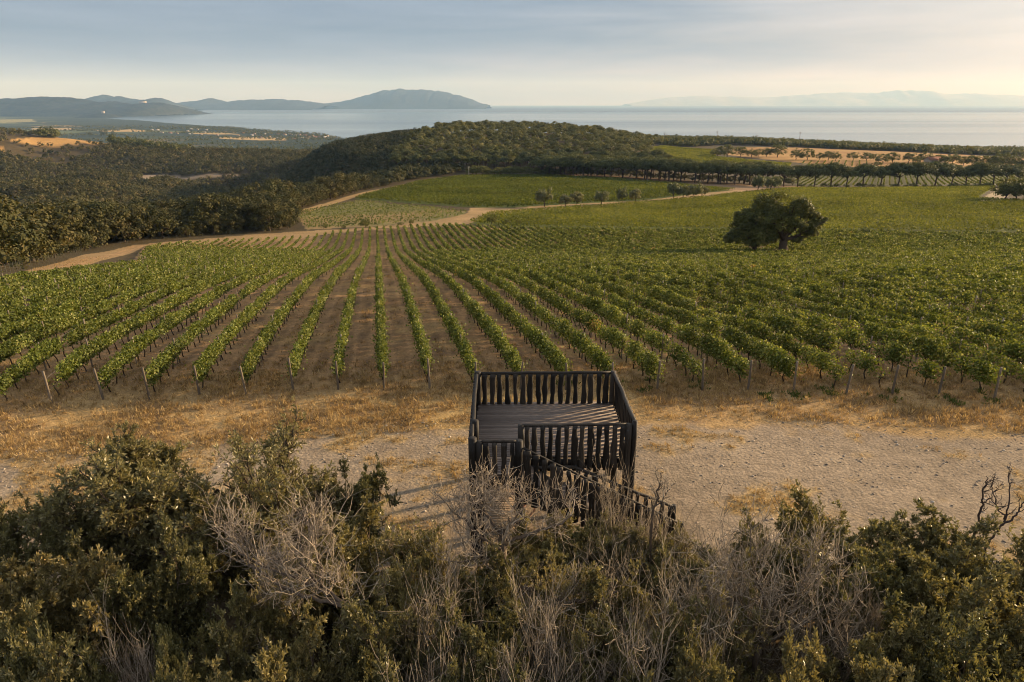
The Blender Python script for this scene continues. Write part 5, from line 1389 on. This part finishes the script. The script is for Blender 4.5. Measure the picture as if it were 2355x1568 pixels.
# ------------------------------------------------------------------ buildings far off
M_wall = mat_rnd('pale_wall', [(0, (.22, .185, .145)), (1, (.42, .37, .31))], .9, .1)
M_roof = mat_rnd('tile_roof', [(0, (.20, .095, .06)), (1, (.30, .15, .10))], .9, .1)
M_groof = mat_rnd('grey_roof', [(0, (.30, .28, .26)), (1, (.5, .47, .43))], .8, .2)
M_glass = mat_rnd('dark_window', [(0, (.03, .035, .04)), (1, (.05, .055, .06))], .3, .5)
def house(x, y, L, Wd, H, rz, label, roofmat=None, group=None, win=True, pitch=.3):
    z = float(height(x, y)); e = empty('house', (x, y, z), rz); tag(e, label, 'house', group)
    mb = MB(); mb.box(-L / 2, L / 2, -Wd / 2, Wd / 2, -2, H)
    g_ = [(-L / 2, -Wd / 2, H), (-L / 2, Wd / 2, H), (-L / 2, 0, H + Wd * pitch), (L / 2, -Wd / 2, H), (L / 2, Wd / 2, H), (L / 2, 0, H + Wd * pitch)]
    mb.add(g_, None, [(0, 2, 1), (3, 4, 5)]); mb.build('wall', M_wall, e)
    mb = MB(); o_ = .06 * Wd; zz = H - o_ * 2 * pitch
    for s_ in (-1, 1):
        v = [(-L / 2 - .4, s_ * (Wd / 2 + o_), zz + .04), (L / 2 + .4, s_ * (Wd / 2 + o_), zz + .04), (L / 2 + .4, 0, H + Wd * pitch + .04), (-L / 2 - .4, 0, H + Wd * pitch + .04)]
        mb.add(v + [(a, b, c + .3) for a, b, c in v], [(0, 1, 2, 3), (7, 6, 5, 4), (0, 4, 5, 1), (1, 5, 6, 2), (2, 6, 7, 3), (3, 7, 4, 0)])
    mb.build('roof', roofmat or M_roof, e)
    if win:
        for xx in np.linspace(-L * .32, L * .32, 3):
            mb = MB(); mb.box(xx - .6, xx + .6, -Wd / 2 - .05, -Wd / 2 + .1, H * .35, H * .75); mb.build('window', M_glass, e)
p = at(2146, 376); house(p[0], p[1], 15, 8, 3.6, R(12), 'farmhouse with a red tiled roof among the trees of the dry field', M_roof)
vill = [(372, 306, 60), (392, 307, 45), (408, 308, 30), (436, 309, 26), (462, 311, 24), (470, 306, 30), (432, 303, 24), (500, 312, 22), (548, 313, 22), (580, 313, 20), (362, 300, 40), (350, 300, 30), (560, 307, 22), (585, 309, 22), (610, 310, 26), (640, 309, 34), (655, 311, 24), (668, 310, 30), (680, 313, 30), (690, 311, 24), (702, 313, 34), (710, 316, 28),
        (720, 314, 22), (726, 317, 36), (736, 315, 26), (746, 317, 30), (752, 314, 24), (694, 318, 34), (676, 320, 44), (706, 320, 30), (640, 319, 24), (760, 312, 24), (770, 313, 20), (600, 318, 22), (620, 316, 20), (520, 305, 22), (535, 306, 22), (420, 297, 24), (440, 298, 30), (455, 299, 24), (475, 300, 28)]
for i, (px, py, wd_) in enumerate(sorted(vill)):
    p = at(px, py)
    if p[1] < 1700: continue
    house(p[0], p[1], wd_ * rng.uniform(.4, .7), rng.uniform(7, 11), rng.uniform(3.5, 5.5), rng.uniform(-.6, .6), f"pale building of the town on the coastal plain, {ordinal(i + 1)} from the left", M_roof if rng.random() < .55 else M_groof, 'houses of the town on the coastal plain', win=False, pitch=.22)
gx, gy = np.meshgrid(np.arange(-3300, -300, 24.0), np.arange(2350, 5200, 34.0)); wp_ = np.stack([gx.ravel(), gy.ravel()], -1) + rng.uniform(-11, 11, (gx.size, 2))
cx_ = coast_x(wp_[:, 1]); k = (wp_[:, 0] < cx_ - 40) & (np.abs(wp_[:, 0]) < .8 * wp_[:, 1])
belt = fbm(wp_[:, 0] / 420., wp_[:, 1] / 120., 3, 97); k &= (belt > .53) | ((wp_[:, 0] > cx_ - 420) & (belt > .40))
wp_ = wp_[k]; forest('plain_woods', wp_, rng.uniform(1.1, 2.0, len(wp_)), lambda i: t_scrub(i, 6, 9, 1.8), M_oakleaf, 'dark tree belts and coastal pine woods on the plain')
def far_house(px, py, D, L, H, label):
    r_ = ray(px, py); x, y = r_[0] / r_[1] * D, D; z = CAMH + r_[2] / r_[1] * D
    e = empty('house', (x, y, z), R(10)); tag(e, label, 'house')
    mb = MB(); mb.box(-L / 2, L / 2, -L / 3, L / 3, -40, H); mb.build('wall', M_wall, e)
    mb = MB(); mb.box(-L / 2 - 1, L / 2 + 1, -L / 3 - 1, L / 3 + 1, H + .02, H + 4); mb.build('roof', M_groof, e)
far_house(328, 235.5, 10480, 90, 14, 'long white building on the crest of the wooded headland')
far_house(237, 259.2, 8590, 32, 16, 'small white house on the low point below the headland')
# ------------------------------------------------------------------ poles
M_pole = mat_rnd('grey_pole', [(0, (.10, .095, .09)), (1, (.16, .15, .14))], .6, .3)
M_wpole = mat_rnd('pale_pole', [(0, (.42, .38, .32)), (1, (.55, .5, .43))], .7, .3)
def pole(px, top, bot, D, label, r_=.35, mat=None, arm=True, group='power poles along the wooded ridge'):
    a = wp(px, top, D); x, y = a[0], a[1]; z = float(height(x, y)); H = a[2] - z
    e = empty('power_pole', (x, y, z)); tag(e, label, 'pole', group)
    mb = MB(); mb.tube(np.array([(0, 0, -1), (0, 0, H * .5), (0, 0, H)]), [r_, r_ * .8, r_ * .6], 8); mb.build('shaft', mat or M_pole, e)
    if arm:
        for q in (.97, .88):
            mb = MB(); mb.box(-4.5 * r_, 4.5 * r_, -.3 * r_, .3 * r_, H * q, H * q + .6 * r_); mb.build('crossarm', mat or M_pole, e)
for i, (px, tp) in enumerate(((1529, 305), (1650, 302), (1742, 310), (1841, 304))):
    pole(px, tp, 0, 1030, f"slim power pole rising over the wooded ridge against the sea, {ordinal(i + 1)} from the left", .42)
a = at(1078, 406); pole(1078, 383, 406, a[1], 'pale wooden pole at the foot of the wooded hill', .16, M_wpole, True, None)

# ------------------------------------------------------------------ the person under the platform
def skinned(name, nodes, edges, mat, parent, root=0, sub=2):
    me = bpy.data.meshes.new(name); me.from_pydata([n_[:3] for n_ in nodes], edges, []); me.update()
    o = ob(name, me); m1 = o.modifiers.new('skin', 'SKIN'); m1.use_smooth_shade = True
    sk = me.skin_vertices[0].data
    for i, n_ in enumerate(nodes):
        rr = n_[3]; sk[i].radius = rr if np.ndim(rr) else (rr, rr); sk[i].use_root = (i == root)
    m2 = o.modifiers.new('sub', 'SUBSURF'); m2.levels = sub; m2.render_levels = sub
    dg = bpy.context.evaluated_depsgraph_get(); ev = o.evaluated_get(dg); nm = bpy.data.meshes.new_from_object(ev)
    bpy.data.objects.remove(o); bpy.data.meshes.remove(me)
    nm.name = name; nm.materials.clear(); nm.materials.append(mat)
    nm.polygons.foreach_set('use_smooth', np.ones(len(nm.polygons), bool))
    return ob(name, nm, parent)
M_skin, g_, out_ = material('skin'); principled(g_, out_, (.48, .27, .18, 1), .5, .4)
M_hair, g_, out_ = material('auburn_hair'); principled(g_, out_, (.17, .055, .022, 1), .45, .5)
M_navy, g_, out_ = material('navy_cloth'); principled(g_, out_, (.012, .014, .028, 1), .85, .2)
M_trou, g_, out_ = material('dark_trousers'); principled(g_, out_, (.03, .028, .028, 1), .85, .2)
M_shoe, g_, out_ = material('shoes'); principled(g_, out_, (.05, .04, .035, 1), .6, .3)
pp = at(1211, 1152); py_ = 17.15; px_ = wp(1211, 1152, py_)[0]
per = empty('person', (px_ - .12, py_, 0), R(8)); tag(per, 'person with auburn hair in a dark navy top standing beneath the lookout platform', 'person')
ns_ = [(-.10, 0, .96, (.135, .115)), (-.08, 0, 1.10, (.12, .10)), (-.04, 0, 1.27, (.145, .105)), (.0, 0, 1.40, (.10, .085)), (.035, 0, 1.49, .052), (.065, 0, 1.56, .07), (.075, 0, 1.635, (.082, .078)), (.07, 0, 1.70, .06), (.135, 0, 1.575, .034),
      (-.02, -.17, 1.385, .062), (.03, -.22, 1.14, .045), (.22, -.15, 1.24, .036), (.28, -.12, 1.30, .03),
      (-.02, .17, 1.385, .062), (-.08, .24, 1.13, .045), (-.02, .25, .92, .036), (.0, .25, .87, .028),
      (-.09, -.095, .86, .095), (-.06, -.11, .50, .062), (-.10, -.12, .12, .042), (-.08, -.12, .05, .042), (.07, -.13, .035, .034),
      (-.11, .095, .86, .095), (-.10, .11, .50, .062), (-.16, .12, .12, .042), (-.15, .12, .05, .042), (.0, .13, .035, .034)]
ed_ = [(0, 1), (1, 2), (2, 3), (3, 4), (4, 5), (5, 6), (6, 7), (5, 8), (3, 9), (9, 10), (10, 11), (11, 12), (3, 13), (13, 14), (14, 15), (15, 16), (0, 17), (17, 18), (18, 19), (19, 20), (20, 21), (0, 22), (22, 23), (23, 24), (24, 25), (25, 26)]
# fingers: five short chains from each hand
for hand, dr, upv in ((12, np.array([.62, .25, .74]), np.array([-.3, .9, -.1])), (16, np.array([.15, .02, -.98]), np.array([.95, .1, .1]))):
    h0 = np.array(ns_[hand][:3]); dr = norm(dr); sd = norm(upv - dr * (upv @ dr))
    pi_ = len(ns_); ns_.append((*(h0 + dr * .045), (.036, .018))); ed_.append((hand, pi_))
    for f, (o_, l_) in enumerate(((-.030, .062), (-.010, .074), (.010, .07), (.029, .056))):
        b_ = h0 + dr * .075 + sd * o_; a1 = len(ns_); cv_ = np.cross(dr, sd) * .018
        ns_ += [(*b_, .0095), (*(b_ + dr * l_ * .55 + cv_ * .5), .0085), (*(b_ + dr * l_ + cv_ * 1.6), .007)]; ed_ += [(pi_, a1), (a1, a1 + 1), (a1 + 1, a1 + 2)]
    b_ = h0 + dr * .025 - sd * .034; a1 = len(ns_); ns_ += [(*b_, .012), (*(b_ + dr * .03 - sd * .022), .010), (*(b_ + dr * .058 - sd * .03), .008)]; ed_ += [(pi_, a1), (a1, a1 + 1), (a1 + 1, a1 + 2)]
skinned('body', ns_, ed_, M_skin, per)
skinned('top', [(-.10, 0, .95, (.155, .135)), (-.08, 0, 1.10, (.14, .12)), (-.04, 0, 1.27, (.165, .125)), (.0, 0, 1.40, (.12, .10)), (.02, 0, 1.455, .066), (-.02, -.175, 1.385, .078), (.03, -.225, 1.14, .06), (.19, -.165, 1.225, .046), (-.02, .175, 1.385, .078), (-.08, .245, 1.13, .06), (-.03, .25, .95, .046)],
        [(0, 1), (1, 2), (2, 3), (3, 4), (3, 5), (5, 6), (6, 7), (3, 8), (8, 9), (9, 10)], M_navy, per)
skinned('trousers', [(-.10, 0, .97, (.15, .13)), (-.09, -.095, .86, .112), (-.06, -.11, .50, .08), (-.10, -.12, .10, .06), (-.11, .095, .86, .112), (-.10, .11, .50, .08), (-.16, .12, .10, .06)], [(0, 1), (1, 2), (2, 3), (0, 4), (4, 5), (5, 6)], M_trou, per)
skinned('hair', [(.03, 0, 1.69, .082), (.0, 0, 1.62, .082), (-.02, 0, 1.53, .07), (-.04, 0, 1.43, .055), (.08, 0, 1.725, .05)], [(0, 1), (1, 2), (2, 3), (0, 4)], M_hair, per)
for s_ in (-.03, .03):
    mb = MB(); mb.tube(np.array([(.138, s_, 1.645), (.152, s_, 1.645)]), [.011, .006], 8); mb.build('eye', M_shoe, per)
mb = MB(); mb.tube(np.array([(.135, -.022, 1.573), (.148, 0, 1.571), (.135, .022, 1.573)]), .008, 6); mb.build('mouth', M_hair, per)
skinned('shoe', [(-.10, -.12, .05, .055), (.02, -.13, .03, .048), (.10, -.135, .025, .036)], [(0, 1), (1, 2)], M_shoe, per, sub=1)
skinned('shoe', [(-.17, .12, .05, .055), (-.05, .13, .03, .048), (.03, .135, .025, .036)], [(0, 1), (1, 2)], M_shoe, per, sub=1)
